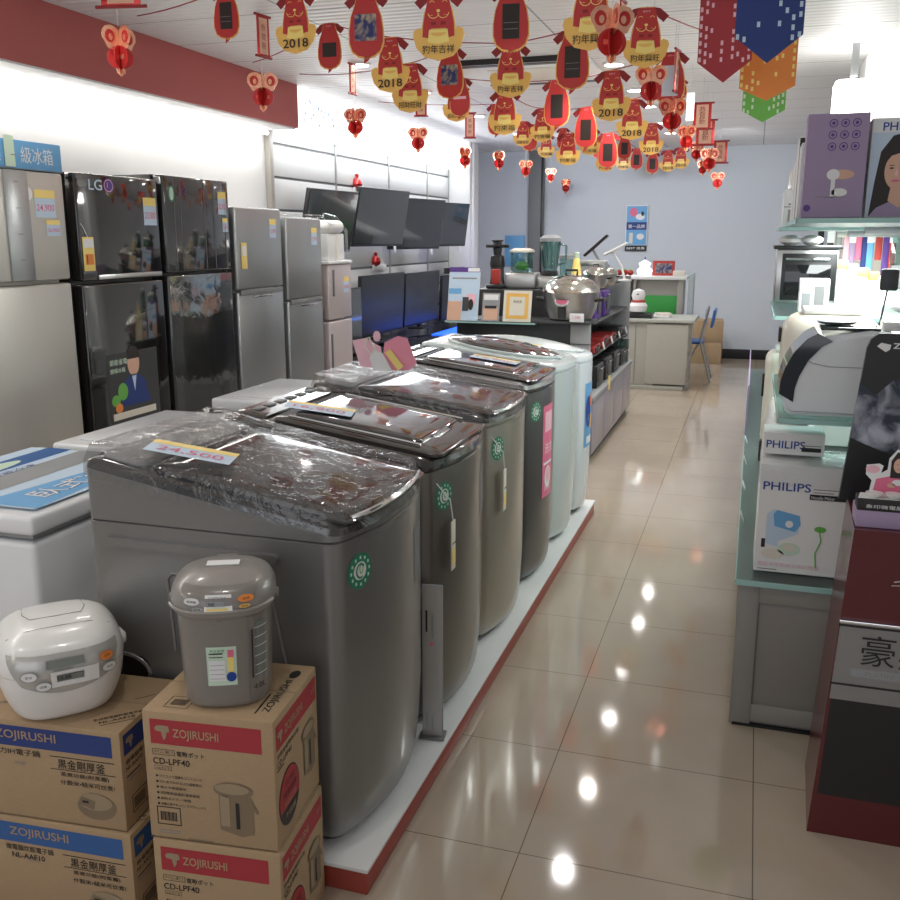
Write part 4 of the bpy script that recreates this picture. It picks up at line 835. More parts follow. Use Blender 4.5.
# items in the aisle side shelves
it=[('dark coffee machine',.07,.2,'black'),('dark purple box',.1,.18,'violet')]
def smallapp(name,label,cat,x,y,z,w,d,h,k,k2,group='appliances on the island shelves'):
    t=thing(name,label,cat,(x,y,z),0,group); MB().box(-w/2,w/2,-d/2,d/2,0,h,k,.012,3).build('body',t); MB().box(w/2-.002,w/2+.006,-d*.35,d*.35,h*.25,h*.75,k2,.003).build('front_panel',t); MB().box(w/2,w/2+.02,-d*.2,d*.2,h*.8,h*.86,'chrome',.003).build('handle',t); return t
pl=['nearest','second','third','farthest']
for i,y in enumerate([7.15,7.6,8.05,8.5]): 
    smallapp('toaster_oven',f'dark oven on the island lower ledge, {pl[i]} of that row','oven',-1.16,y,.487,.18,.32,.17 if i!=3 else .14,'black','darkgrey')
    smallapp('grill_plate',f'{"red" if i<3 else "black"} table grill on the island middle shelf, {pl[i]} of that row','grill',-1.2,y,.744,.2,.3,.06+.02*(i%2),'red' if i<3 else 'black','black')
    if i in(0,1): smallapp('boxed_appliance',f'dark purple box on the island upper shelf, {"nearer" if i==0 else "farther"} one','box',-1.2,y+.1,.984,.17,.26,.2,'violet','black')
    tag(MB().box(-.002,.002,-.03,.03,0,.06,'paper',.0005).build('price_tag',loc=(-1.075,y+.2,.744),rot=(0,R(-15),0)),f'white price tag leaning on the island shelf edge, {pl[i]} one','price tag','price tags on the island')
t=thing('glass_jars','stack of clear glass jars at the far end of the island ledge','jar',(-1.1,8.68,.487)); 
for k in range(2): MB().lathe([(.045,0),(.05,.01),(.05,.09),(.04,.1)],'glasst',c=(0,0,k*.11),seg=18).build('jar',t); MB().lathe([(.042,.1),(.042,.112),(0,.112)],'steel',c=(0,0,k*.11),seg=18).build('lid',t)
tag(MB().box(-.004,.004,-.035,.035,0,.11,'gold2',.002).build('yellow_tag',loc=(-1.03,7.35,.43)),'yellow price tag hanging at the island ledge','price tag')
t=thing('toy_strawberries','red toy strawberries with green tops on the far panel of the island','ornament',(-1.12,8.75,1.257)); 
for i in range(3): MB().lathe([(0,0),(.02,.008),(.03,.03),(.02,.05),(0,.055)],'red',c=(-.05+i*.05,0,0),seg=14).build('berry',t); MB().lathe([(0,.05),(.018,.052),(0,.066)],'leaf',c=(-.05+i*.05,0,0),seg=8).build('leaf_top',t)
# ================================================================== DESK AND BACK
t=thing('office_desk','greige metal office desk near the back wall','desk',(-1.05,10.2,0))
MB().box(-.55,.49,-.02,.75,.715,.75,'desktop',.006).build('desktop',t)
m=MB().box(-.5,.08,.02,.04,.04,.71,'desk',.003); m.box(-.22,-.215,.012,.021,.06,.7,'midgrey').box(-.12,-.115,.012,.021,.06,.7,'midgrey'); m.build('modesty_panel',t)
MB().box(.0,.43,.0,.6,.06,.7,'desk',.004).build('pedestal',t)
for i in range(4): MB().box(.43,.44,.03,.57,.08+i*.155,.22+i*.155,'desk',.004).build('drawer',t)
MB().box(-.52,.4,-.01,.06,.0,.04,'desk',.004).build('foot_rail',t)
t=thing('toy_figure','small white and red plush toy on the desk corner','toy',(-1.17,10.35,.80)); MB().lathe([(0,0),(.09,.02),(.1,.08),(.06,.14),(.075,.19),(.06,.24),(0,.26)],'paper',seg=18).build('body',t); MB().lathe([(.072,.1),(.078,.12),(.07,.14)],'red',seg=18).build('scarf',t); MB().lathe([(0,.17),(.02,.18),(0,.2)],'hair',c=(0,-.06,.02),seg=8).build('nose',t)
t=thing('black_tray','black desk organiser under the plush toy','box',(-1.15,10.35,.751)); MB().box(-.13,.14,-.1,.1,0,.05,'black',.005).build('tray',t)
t=thing('paper_pile','pile of white papers on the desk beside the black tray','papers',(-.93,10.5,.751)); MB().box(-.09,.09,-.1,.1,0,.02,'paper',.004).box(-.06,.1,-.07,.1,.02,.045,'cream',.004,T=Matrix.Rotation(.3,4,'Z')).build('papers',t)
t=thing('service_counter','white topped counter booth with green board behind the desk','counter',(-1.0,11.2,0))
MB().box(-.9,.27,-.02,.35,1.12,1.16,'white',.005).build('counter_top',t); MB().box(-.3,.2,.02,.06,.66,.94,'gboard',.003).build('green_board',t); MB().box(-.9,-.3,.02,.06,.0,1.12,'black',.003).build('dark_panel',t); MB().box(-.3,.2,.05,.08,.0,1.12,'cabl',.003).build('back_panel',t); MB().box(.17,.24,-.0,.3,.0,1.12,'cabl',.004).box(-.33,-.3,.0,.3,0,1.12,'cabl').build('side_post',t)
MB().box(.3,.305,-.1,.9,.45,1.16,'glass').box(.296,.309,-.12,-.1,.0,1.17,'alu').box(.296,.309,.9,.92,0,1.17,'alu').box(.296,.309,-.1,.9,.43,.45,'alu').box(.297,.308,-.1,.9,1.16,1.17,'gedge').build('glass_screen',t)
t=thing('picture_frame','red patterned picture standing on the white counter top','picture',(-1.0,11.3,1.162)); MB().box(-.13,.12,0,.02,0,.17,'red',.003).box(-.1,.09,-.003,0,.03,.14,'tvpic').build('picture',t)
t=thing('white_ornament','blown-out white ornament on the counter left of the red picture','ornament',(-1.22,11.3,1.162)); MB().lathe([(0,0),(.07,.01),(.09,.06),(.05,.1),(.07,.14),(.0,.18)],'glowwhite',seg=16).build('ornament_body',t); MB().lathe([(.0,.18),(.012,.19),(0,.22)],'philblue',seg=8).build('tip',t)
t=thing('card_box','small cream box at the right end of the counter top','box',(-.82,11.25,1.162)); MB().box(-.07,.07,-.05,.05,0,.06,'cream',.004).build('box',t)
t=thing('folding_chair','blue plastic folding chair with grey tube legs beside the desk','chair',(-.56,11.15,0),R(0))
MB().box(-.2,.06,-.2,.2,.42,.45,'bluep',.012,3).build('seat',t)
MB().box(.04,.07,-.2,.2,.62,.82,'bluep',.012,3,T=Matrix.Rotation(R(8),4,'Y')).build('backrest',t)
for sy in (-1,1):
    MB().tube([(.16,sy*.2,0),(.03,sy*.2,.45),(.09,sy*.2,.82)],.011,'alu').build('leg',t); MB().tube([(-.2,sy*.18,0),(.05,sy*.18,.5)],.011,'alu').build('leg',t)
for i,(z,l) in enumerate([(0,'brown carton on the floor by the back wall, bottom of two'),(.28,'brown carton by the back wall, stacked on another')]):
    t=thing('cardboard_carton',l,'cardboard box',(-.52,12.75,z),R(3*i),'cartons by the back wall'); MB().box(-.2,.18,-.2,.2,0.001,.275,'card',.006).box(-.2,.18,-.02,.02,.274,.277,'cardm').build('carton',t)
# poster on back wall
t=thing('wall_poster','blue picture poster with black lower band on the back wall','poster',tuple(at(635.5,251,y=13.18)))
w,h=.29,.6; m=MB().box(-w/2,w/2,-.003,.003,0,h,'paper'); f=Fr((-w/2,-.003,0),(1,0,0),(0,0,1)); m.rect(f,.01,.08,w-.02,h-.09,'skyb'); m.rect(f,0,0,w,.075,'ink',2); m.txt(f,w/2,.02,.035,'BEST 送風','paper',3,'C',.24,bold=.01); m.rect(f,.01,.28,w-.02,.1,'boxblue',2); m.txt(f,w/2,.3,.05,'第一品牌','paper',3,'C',.22,bold=.012); m.ell(f,.1,.51,.05,.06,'pink',3); m.ell(f,.19,.45,.06,.04,'paper',2); m.ell(f,.22,.49,.02,.03,'hair',3); m.rect(f,.05,.1,.05,.14,'cream',2); m.ell(f,.2,.19,.05,.04,'paper',2); m.build('printed_sheet',t)
# air conditioner in ceiling
t=thing('ceiling_cassette','square air conditioner panel set in the ceiling behind the pennants','air conditioner',(-1.6,6.9,CZ)); MB().box(-.48,.48,-.48,.48,-.03,-.001,'white',.01).build('panel',t); MB().box(-.25,.25,-.25,.25,-.036,-.03,'cream',.003).build('grille',t); MB().box(-.4,.4,-.44,-.38,-.034,-.03,'black').build('vent_slot',t); MB().box(-.4,.4,.38,.44,-.034,-.03,'black').build('vent_slot',t); MB().box(-.48,.48,-.5,-.485,-.036,-.001,'black').build('edge_gap',t)
# ================================================================== RIGHT SIDE
t=thing('display_cabinet','grey taupe base cabinet with glass top along the right side','cabinet',(.03,3.05,0))
MB().box(0,.9,.0,5.2,.0,.5,'cab',.004).build('body',t); MB().box(-.004,.055,-.012,.0,.005,.5,'cabl',.002).box(-.012,.0,-.01,.06,.005,.5,'cabl',.002).build('corner_post',t)
MB().box(.055,.9,-.01,.0,.44,.5,'cabl',.001).box(.055,.9,-.01,.0,.02,.08,'cabl',.001).build('rail',t); MB().box(-.002,.9,-.014,.0,.0,.01,'kickblk').build('kick_strip',t)
MB().box(-.02,.9,-.03,5.2,.502,.52,'glassf').box(-.022,.9,-.033,-.03,.502,.52,'gedge').box(-.024,-.02,-.03,5.2,.502,.52,'gedge').build('glass_top',t)
for i in range(7): MB().box(-.008,.0,.1+i*.72,.78+i*.72,.02,.48,'cab',.004).build('cabinet_door',t)
def gshelf(label,x0,x1,y0,y1,z):
    t=thing('glass_shelf',label,'glass shelf',(x0,y0,z),0,'glass shelves on the right'); MB().box(0,x1-x0,0,y1-y0,0,.014,'glassf').build('glass_pane',t); MB().box(-.002,x1-x0,-.004,0,0,.014,'gedge').box(-.004,0,-.004,y1-y0,0,.014,'gedge').build('glass_edge',t)
    for y in (.1,y1-y0-.1): MB().box(.3,RW-x0,y-.012,y+.012,-.03,-.001,'alu',.002).build('bracket',t)
gshelf('glass shelf holding the white bread machine, over the cartons',.1,.6,3.0,4.0,1.045)
gshelf('top glass shelf holding the lilac and portrait boxes',.11,.62,3.05,4.3,1.64)
gshelf('second glass shelf level behind the bread machine',.09,.6,4.1,5.15,1.27)
gshelf('far top glass shelf with white boxes',.1,.6,4.75,5.55,1.63)
def carton(name,label,cat,x,y,z,w,d,h,k,fn=None,rz=0,group=None,side='paper'):
    t=thing(name,label,cat,(x,y,z),R(rz),group); m=MB().box(0,w,0,d,.001,h,side,.003); f=Fr((0,0,0),(1,0,0),(0,0,1)); m.rect(f,.002,.003,w-.004,h-.005,k); f.__dict__; 
    if fn: fn(m,f,w,h)
    m.build('carton',t); return t
def phil(m,f,w,h):
    m.rect(f,.0,h*.84,w,h*.16,'grey' if 0 else 'paper',2); m.txt(f,.012,h-.085,.028,'PHILIPS','philblue',3,w=.145,bold=.01); m.rect(f,.155,h-.108,.12,.018,'ink',3); m.txt(f,.16,h-.105,.01,'Noodle Maker','paper',4,w=.07); m.rect(f,.165,h-.075,.08,.003,'inkg',3); m.rect(f,.165,h-.085,.06,.003,'inkg',3)
    m.poly(f,[(.03,.1),(.03,.2),(.05,.215),(.13,.2),(.13,.14),(.07,.11),(.07,.09)],'paperb',3); m.poly(f,[(.05,.2),(.055,.16),(.12,.145),(.135,.17),(.13,.2),(.06,.215)],'skyb',4); m.ell(f,.1,.17,.012,.012,'paper',5); m.rect(f,.018,.085,.012,.03,'ink',3)
    m.ell(f,.055,.065,.035,.018,'cream',3); m.ell(f,.105,.085,.035,.022,'gold2' if 0 else 'ptgreen',3); m.ell(f,.105,.09,.02,.012,'cream',4); m.tube([f(.19,.17,4),f(.2,.12,4),f(.185,.08,4),f(.19,.03,4)],.002,'leaf',5); m.ell(f,.195,.16,.018,.01,'leaf',4); m.txt(f,.012,.022,.014,'輕鬆享受新鮮自製的麵條','lpink',3,w=.19); m.rect(f,.012,.01,.06,.003,'inkg',3)
carton('appliance_carton','large white carton with noodle maker picture on the glass cabinet top','cardboard box',.062,3.12,.521,.3,.22,.365,'wplastic',phil)
t=[o for o in bpy.data.objects if o.get('label','').startswith('large white carton')][0]; MB().box(-.002,.304,-.005,.222,.3,.374,'film').build('plastic_wrap',t,label='clear film over the carton top')
def phil2(m,f,w,h): m.txt(f,.01,h*.3,.026,'PHILIPS','philblue',3,w=.12,bold=.01); m.rect(f,w-.07,h*.2,.06,.014,'ink',3); m.rect(f,w-.07,h*.45,.06,.003,'inkg',3)
carton('appliance_carton','flat white carton lying on the large noodle maker carton','cardboard box',.066,3.22,.897,.19,.14,.075,'wplastic',phil2)
def purp(m,f,w,h):
    for j in range(3):
        for i in range(3): m.ring(f,w*.42+i*.032,h-.028-j*.033,.012,.012,.0025,'violet',2,14); m.ell(f,w*.42+i*.032,h-.028-j*.033,.005,.005,'violet',3,8)
    m.ell(f,w*.62,h*.42,.035,.014,'skin',2); m.rect(f,w*.45,h*.2,.012,h*.24,'paper',2); m.ell(f,w*.48,h*.42,.018,.016,'paper',3); m.ell(f,w*.6,h*.25,.022,.012,'paper',2); m.rect(f,w*.2,h*.2,w*.5,.003,'inkg',2); m.ell(f,.015,.03,.01,.01,'violet',2)
carton('hair_dryer_box','lilac boxed hair dryer on the top glass shelf','box',.122,3.12,1.655,.17,.12,.30,'purple',purp,side='purple')
def port(m,f,w,h):
    m.rect(f,.004,.004,w-.008,h-.045,'paperb',2); m.poly(f,[(.01,.005),(.02,.11),(.03,.19),(.06,.235),(.1,.245),(.14,.225),(.165,.16),(.17,.06),(.19,.005)],'hair',3); m.poly(f,[(.01,.004),(.03,.03),(.07,.05),(.12,.05),(.16,.03),(.19,.004)],'purple',4); m.poly(f,[(.06,.05),(.065,.09),(.11,.09),(.115,.05),(.09,.03)],'skin',5)
    m.ell(f,.078,.135,.034,.052,'skin',6,28); m.poly(f,[(.04,.15),(.05,.195),(.08,.205),(.118,.19),(.12,.13),(.108,.165),(.08,.185),(.06,.178)],'hair',7)
    m.ell(f,.063,.143,.006,.0025,'hair',7); m.ell(f,.09,.143,.006,.0025,'hair',7); m.rect(f,.056,.15,.014,.002,'hair',7); m.rect(f,.083,.15,.014,.002,'hair',7); m.poly(f,[(.072,.124),(.078,.121),(.082,.124),(.077,.142)],'lpink',7); m.ell(f,.076,.107,.012,.004,'pink',7)
    m.txt(f,.03,h-.036,.024,'PHILIPS','philblue',4,w=.11,bold=.01)
carton('hair_care_box','white box with portrait of a smiling dark haired woman on the top glass shelf','box',.302,3.15,1.655,.2,.1,.285,'paper',port)
for i,(y,h,k) in enumerate([(3.35,.24,'paper'),(3.6,.28,'hair'),(3.85,.22,'lpink')]):
    carton('slim_box',['slim white box just behind the lilac box','slim black box behind the lilac box','pale pink slim box farthest behind the lilac box'][i],'box',.118,y,1.655,.08,.16,h,k,group='slim boxes on the top shelf')
carton('slim_box','small red patterned box lying under the top shelf edge','box',.14,4.2,1.6,.12,.1,.035,'red') if 0 else None
carton('appliance_carton','white carton with grey print on the far top shelf','cardboard box',.11,4.8,1.645,.17,.3,.17,'paper',lambda m,f,w,h:(m.rect(f,.02,.02,.12,.06,'grey',2),m.rect(f,.02,.1,.1,.008,'inkg',2),m.rect(f,.0,.09,w,.004,'inkg',2)))
t=thing('white_kettle','rounded white kettle on top of the white grey printed carton','kettle',(.19,4.95,1.816)); MB().lathe([(.05,0),(.065,.01),(.06,.08),(.035,.13),(.015,.14),(0,.142)],'wplastic').build('body',t); MB().tube([(.05,0,.11),(.1,0,.1),(.1,0,.03),(.06,0,.02)],.008,'wplastic').build('handle',t)
# bread machine (water dispenser like)
t=thing('bread_machine','rounded white and black bread machine on the glass shelf','bread machine',(.105,3.06,1.06))
prof=[(0.012,.012),(.0,.06),(.005,.12),(.03,.18),(.07,.225),(.11,.245),(.24,.265),(.3,.262),(.31,.25),(.31,.012),(.3,.0),(.03,.0)]
T=Matrix.Translation((0,.24,0))@Matrix.Rotation(pi/2,4,'X'); m=MB().prism(prof,0,.24,'wappl',T=T)
bm=bmesh.new(); m=MB()
vs=[bm.verts.new((x,0,z)) for x,z in prof]; fc=bm.faces.new(vs); ex=bmesh.ops.extrude_face_region(bm,geom=[fc]); [setattr(v,'co',v.co+Vector((0,.26,0))) for v in ex['geom'] if isinstance(v,bmesh.types.BMVert)]
bmesh.ops.recalc_face_normals(bm,faces=bm.faces[:]); bmesh.ops.bevel(bm,geom=[e for e in bm.edges if abs(e.verts[0].co.y-e.verts[1].co.y)<1e-5],offset=.014,segments=3,affect='EDGES'); m.bm(bm,'wappl'); m.build('housing',t)
m=MB(); m.loft([[(x,y,z) for x,y,z in [(a-.008,-.004,b+.006),(a-.008,.24,b+.006),(a+.035,.24,b-.018),(a+.035,-.004,b-.018)]] for a,b in [(.0,.06),(.002,.1),(.012,.14),(.035,.19),(.07,.232),(.1,.25)]],'blackgloss'); m.build('front_grille',t,label='glossy black front strip')
m=MB().box(.1,.27,.03,.23,.262,.272,'blackgloss',.004); m.lathe([(.0,.272),(.05,.276),(.062,.285),(.0,.29)],'midgrey',c=(.15,.12,0),seg=24); m.build('top_panel',t)
m=MB(); m.tube([(.04,-.001,.19),(.08,-.001,.165),(.13,-.001,.155),(.305,-.001,.155)],.0012,'inkg',6); m.build('lid_seam',t)
m=MB().box(.28,.34,.06,.16,.262,.29,'wplastic',.004); m.build('control_box',t)
t=thing('price_tag_holder','black headed price tag holder on a thin stem beside the bread machine','tag holder',(.40,3.37,1.06)); MB().tube([(0,0,0),(.0,0,.25),(.015,0,.38)],.003,'darkgrey').build('stem',t); MB().box(-.01,.045,-.01,.01,.37,.44,'darkgrey',.008,3).build('clip_head',t); MB().lathe([(.03,0),(.03,.006),(0,.008)],'darkgrey').build('base',t)
# white machines behind
def tallwhite(label,x,y,z,w,d,h,k,name='soy_milk_maker'):
    t=thing(name,label,'appliance',(x,y,z),0,'white appliances on the right shelves')
    m=MB().box(0,w,0,d,0,h,k,min(w,d)*.25,5); m.build('body',t); MB().box(w*.3,w*.95,-.004,.01,h*.25,h*.6,'cream',.006).build('front_window',t); MB().box(w*.2,w*.8,d*.2,d*.8,h,h+.02,'wplastic',.008,3).build('lid',t); MB().box(-.01,.0,d*.4,d*.6,h*.6,h*.8,'black',.003).build('switch',t); return t
tallwhite('tall cream white machine standing just behind the bread machine',.11,3.55,1.06,.33,.3,.27,'cream')
tallwhite('white machine at the cabinet glass behind the noodle maker carton',.07,3.6,.521,.2,.25,.4,'wplastic')
tallwhite('cream machine on the cabinet glass, farther along the right shelves',.08,4.6,.521,.2,.3,.55,'cream')
names=['nearest','second','third','fourth','fifth','farthest']
for i,(y,z) in enumerate([(3.95,.521),(4.1,.66),(4.3,.79),(4.25,.521),(4.98,.521),(5.3,.521)]):
    k=['wplastic','cream','wplastic','grey','wappl','wplastic'][i]
    t=thing('hand_mixer',f'{["white","cream","white","grey","white","white"][i]} hand appliance on the aisle edge of the right cabinet, {names[i]} of them','appliance',(.13,y,z),R(-40+i*16),'hand appliances on the right cabinet')
    MB().lathe([(0,0),(.035,.003),(.04,.03),(.03,.1),(.02,.125),(0,.128)],k,seg=18,sy=1.3).build('body',t); MB().tube([(.02,0,.1),(.09,0,.115),(.1,0,.09)],.014,k).build('nozzle',t); MB().lathe([(.015,0),(.018,.03),(0,.032)],'black',c=(.0,.04,.05),seg=10,T=None).build('switch',t)
for i in range(4):
    t=thing('price_tag',f'slanted price tag clipped on the right cabinet edge, {["nearest","second","third","farthest"][i]} one','price tag',(.025,3.7+i*.5,.52),0,'price tags on the right cabinet edge'); MB().box(-.002,.0,-.03,.03,0,.035,'paper',.001,T=Matrix.Rotation(R(-20),4,'Y')).build('tag_card',t)
t=thing('edge_banner','thin lilac and blue price strip standing at the aisle edge of the right cabinet','sign',(.012,6.3,.52)); MB().box(-.004,.004,-.9,.9,0,.28,'purple',.002).box(-.005,-.003,-.5,.1,.05,.2,'skyb').build('strip',t)
# oven on second shelf
t=thing('toaster_oven','black toaster oven with steel frame on the second glass shelf','oven',(.095,4.75,1.285),0)
MB().box(0,.27,0,.32,0.012,.26,'steel',.006).build('casing',t); d_=MB().box(.025,.265,-.008,0,.025,.24,'black',.004).build('door',t); MB().box(.04,.24,-.011,-.008,.05,.19,'blackgloss',.002).build('door_glass',d_); MB().tube([(.04,-.03,.215),(.23,-.03,.215)],.007,'chrome').build('handle',d_); MB().box(-.015,.285,-.02,.34,.26,.275,'black',.003).build('top_plate',t)
for i in range(2): 
    t=thing('white_bowl',f'small white lidded dish on the black oven, {"left" if i==0 else "right"} one','dish',(.15+i*.1,4.85,1.561),0,'dishes on the oven'); MB().lathe([(.02,0),(.045,.015),(.05,.03),(.03,.045),(0,.05)],'wplastic').build('dish',t)
t=thing('appliance_carton','small white carton with machine pictures in front of the black oven','cardboard box',(.19,4.35,1.285)); m=MB().box(0,.12,0,.1,0,.14,'paper',.003); f=Fr((0,0,0),(1,0,0),(0,0,1)); m.rect(f,.01,.02,.035,.06,'grey'); m.rect(f,.06,.03,.04,.08,'inkg'); m.rect(f,.01,.1,.03,.02,'cream'); m.build('carton',t)
# added glow panel and hanging goods
t=thing('added_glow_block','glowing white sloping panel added for the bright glow on the right shelves','display',(.26,5.24,1.12),0)
m=MB(); m.prism([(0,0),(.62,0),(.62,.12),(.5,.2),(.1,.36),(.0,.36)],0,.25,'glowwhite',T=Matrix.Translation((0,.25,0))@Matrix.Rotation(pi/2,4,'X')); m.build('added_glow_panel',t); MB().box(0,.62,.0,.3,-.598,.0,'white',.003).build('base',t)  # emissive block added for an overexposed white area on the shelves
for i in range(9):
    a=i/8; t=thing('cookie_pack',f'small yellow wrapped pack on the added glowing panel, {["first","second","third","fourth","fifth","sixth","seventh","eighth","ninth"][i]} from the left','packet',(.31+a*.4,5.1+.02*(i%2),1.12+.363-a*.15),0,'yellow packs on the added glowing panel'); MB().box(-.028,.028,-.02,.04,0.0,.045,'gold2' if i%3 else 'cream',.01,3).build('pack',t)
t=thing('hanging_rail','black rail with round end over the added glowing panel on the right','rail',(.3,5.6,1.72)); MB().tube([(-.0,0,.0),(.38,-.1,-.0)],.008,'black').lathe([(0,-.02),(.02,-.01),(.02,.01),(0,.02)],'black',c=(.38,-.1,0),seg=12).build('rail',t); MB().box(.1,.12,-.0,.3,-.01,.01,'alu').build('bracket',t)
hb=[('black',.33),('black',.38),('grey',.42),('lpink',.46),('purple',.49),('pink',.52),('boxblue',.55),('skyb',.575),('red',.615),('violet',.65),('red',.68)]
nm={'black':'black','grey':'grey','lpink':'pale pink','purple':'lilac','pink':'bright pink','boxblue':'navy','skyb':'sky blue','red':'red','violet':'dark violet'}
for i,(k,x) in enumerate(hb):
    t=thing('hair_brush',f'{nm[k]} handled accessory hanging on the rail, number {["one","two","three","four","five","six","seven","eight","nine","ten","eleven"][i]} from the left','accessory',(x,5.6-.1*(x-.3)/.38,1.71),0,'accessories on the hanging rail')
    MB().box(-.016,.016,-.01,.01,-.33+.05*(i%3),-.02,k,.006,3).build('handle_body',t); MB().tube([(0,0,-.02),(0,0,.0)],.0025,'chrome').build('hook',t)
    if i%3==1: MB().box(-.018,.018,-.013,-.01,-.14,-.07,'paper').build('price_tag',t)
for i in range(4):
    t=thing('boxed_goods',f'red and orange packaged item above the hanging rail, {["first","second","third","fourth"][i]} from the left','packet',(.37+i*.06,5.68,1.732),0,'orange packs above the rail'); MB().box(-.027,.027,0,.05,.0,.06,'orange' if i%2 else 'red',.004).build('pack',t)
t=thing('wall_shelf','thin white shelf carrying the orange packs','shelf',(.33,5.66,1.715)); MB().box(0,.65,0,.3,0,.014,'white',.002).build('board',t)
t=thing('pegboard','beige pegboard behind the hanging accessories on the right','display board',(.4,5.97,1.3)); MB().box(0,.58,0,.03,.0,.7,'cream',.003).build('board',t)
t=thing('gift_bags','clear hanging blister packs at the right edge of the shelf','packet',(.6,4.9,1.35)); MB().box(0,.07,0,.02,0,.3,'glasst',.004).build('blister',t); MB().box(.01,.06,-.004,.0,.02,.12,'grey').build('insert_card',t)
# ---------------- dark red display stand
t=thing('display_stand','dark red display stand with silver band and black panel at the right','display stand',(0,0,0))
o=t; 
def ring(z,xl,y0=2.49,y1=2.84,xr=.93): return [(xl,y0,z),(xr,y0,z),(xr,y1,z),(xl+.012,y1,z)]
xl=lambda z:.24+.046*(z/.88)
m=MB(); m.loft([ring(z,xl(z)) for z in (0.0,.11,.4,.63,.875)],'dred'); m.build('body',t)
fz=Fr((0,2.49,0),(1,0,0),(0,0,1))
m=MB(); m.poly(fz,[(xl(.12)+.012,.12),(.93,.12),(.93,.41),(xl(.41)+.008,.41)],'black',1); m.build('black_panel',t)
m=MB(); m.poly(fz,[(xl(.41)+.004,.405),(.93,.405),(.93,.625),(xl(.625)+.002,.625)],'band',2); m.poly(fz,[(xl(.45),.447),(.93,.447),(.93,.453),(xl(.45),.453)],'black',3); m.poly(fz,[(xl(.6),.612),(.93,.612),(.93,.618),(xl(.6),.618)],'black',3); m.box(xl(.63)-.002,.93,2.478,2.49,.624,.632,'chrome',.002)
m.txt(fz,.33,.51,.085,'豪熱沸騰','ink',4,w=.36,bold=0); m.rect(fz,.31,.475,.3,.024,'grey',3); m.txt(fz,.345,.48,.013,'PLATINUM COATING','inkg',4,w=.2); m.build('silver_band',t,label='brushed silver band with black characters')
m=MB(); m.tube([fz(.39+.004*0,.745,2),fz(.41,.75,2),fz(.43,.735,2),fz(.46,.74,2)],.002,'chrome',6); m.tube([fz(.385,.735,2),fz(.41,.738,2),fz(.45,.722,2)],.0015,'chrome',6); m.build('logo_line',t)
t=thing('cloud_poster_panel','tall black display panel printed with storm clouds on the red stand','display panel',(.27,2.78,.876))
pts=[(.0,0),(.5,0),(.53,.47),(.065,.47),(.045,.455),(.036,.43)]
m=MB().prism(pts,-.02,0,'black',T=Matrix.Rotation(pi/2,4,'X')); f=Fr((0,0,0),(1,0,0),(0,0,1)); P=[(.014,.18)]+[(.014+.04*i,.18-.06*sin(pi*i/11)) for i in range(1,12)]+[(.45,.30)]+[(.45-.424*i/10,.33+.03*sin(i*1.9)) for i in range(11)]; m.poly(f,P,'cloud'); m.txt(f,.1,.425,.02,'ZOJIRUSHI','paper',2,w=.13,bold=.02); m.poly(f,[(.06,.435),(.07,.445),(.095,.44),(.093,.427),(.083,.42)],'paper',2); m.build('panel',t)
t=thing('counter_card','cut out portrait card of a woman in pink holding a cup on a lilac base','display card',(.29,2.515,.876))
m=MB().box(0,.2,0,.1,0,.045,'purple',.002).box(0,.2,-.002,.06,.045,.075,'ink',.001); f=Fr((0,-.002,0),(1,0,0),(0,0,1)); m.txt(f,.02,.052,.01,'象印微電腦電子鍋','paper',2,w=.14); m.poly(Fr((0,0,.0755),(1,0,0),(0,1,0)),[(0,0),(.2,0),(.2,.06),(.01,.06)],'paper'); 
for i in range(3): m.lathe([(.01,.0),(.02,.008),(.022,.012)],'wplastic',c=(.04+i*.045,.02,.0765),seg=14)
m.build('base',t)
m=MB().prism([(.03,.07),(.035,.11),(.02,.125),(.02,.15),(.05,.155),(.06,.15),(.055,.13),(.07,.14),(.072,.17),(.09,.195),(.115,.19),(.125,.16),(.13,.12),(.16,.11),(.17,.07)],-.003,0,'paper',T=Matrix.Translation((0,.06,0))@Matrix.Rotation(pi/2,4,'X')); f=Fr((0,.06,0),(1,0,0),(0,0,1)); m.poly(f,[(.038,.072),(.045,.115),(.08,.125),(.12,.12),(.155,.105),(.162,.072)],'pink',1); m.poly(f,[(.077,.12),(.077,.165),(.09,.188),(.112,.184),(.12,.155),(.122,.12)],'hair',2); m.ell(f,.096,.153,.013,.019,'skin',3); m.ell(f,.096,.108,.014,.008,'paper',3); m.ell(f,.082,.1,.01,.006,'skin',3); m.ell(f,.092,.156,.002,.001,'hair',4,8); m.ell(f,.101,.156,.002,.001,'hair',4,8); m.ell(f,.096,.144,.004,.0015,'pink',4,8); m.ell(f,.035,.14,.017,.01,'lpink',1); m.build('cutout_figure',t)
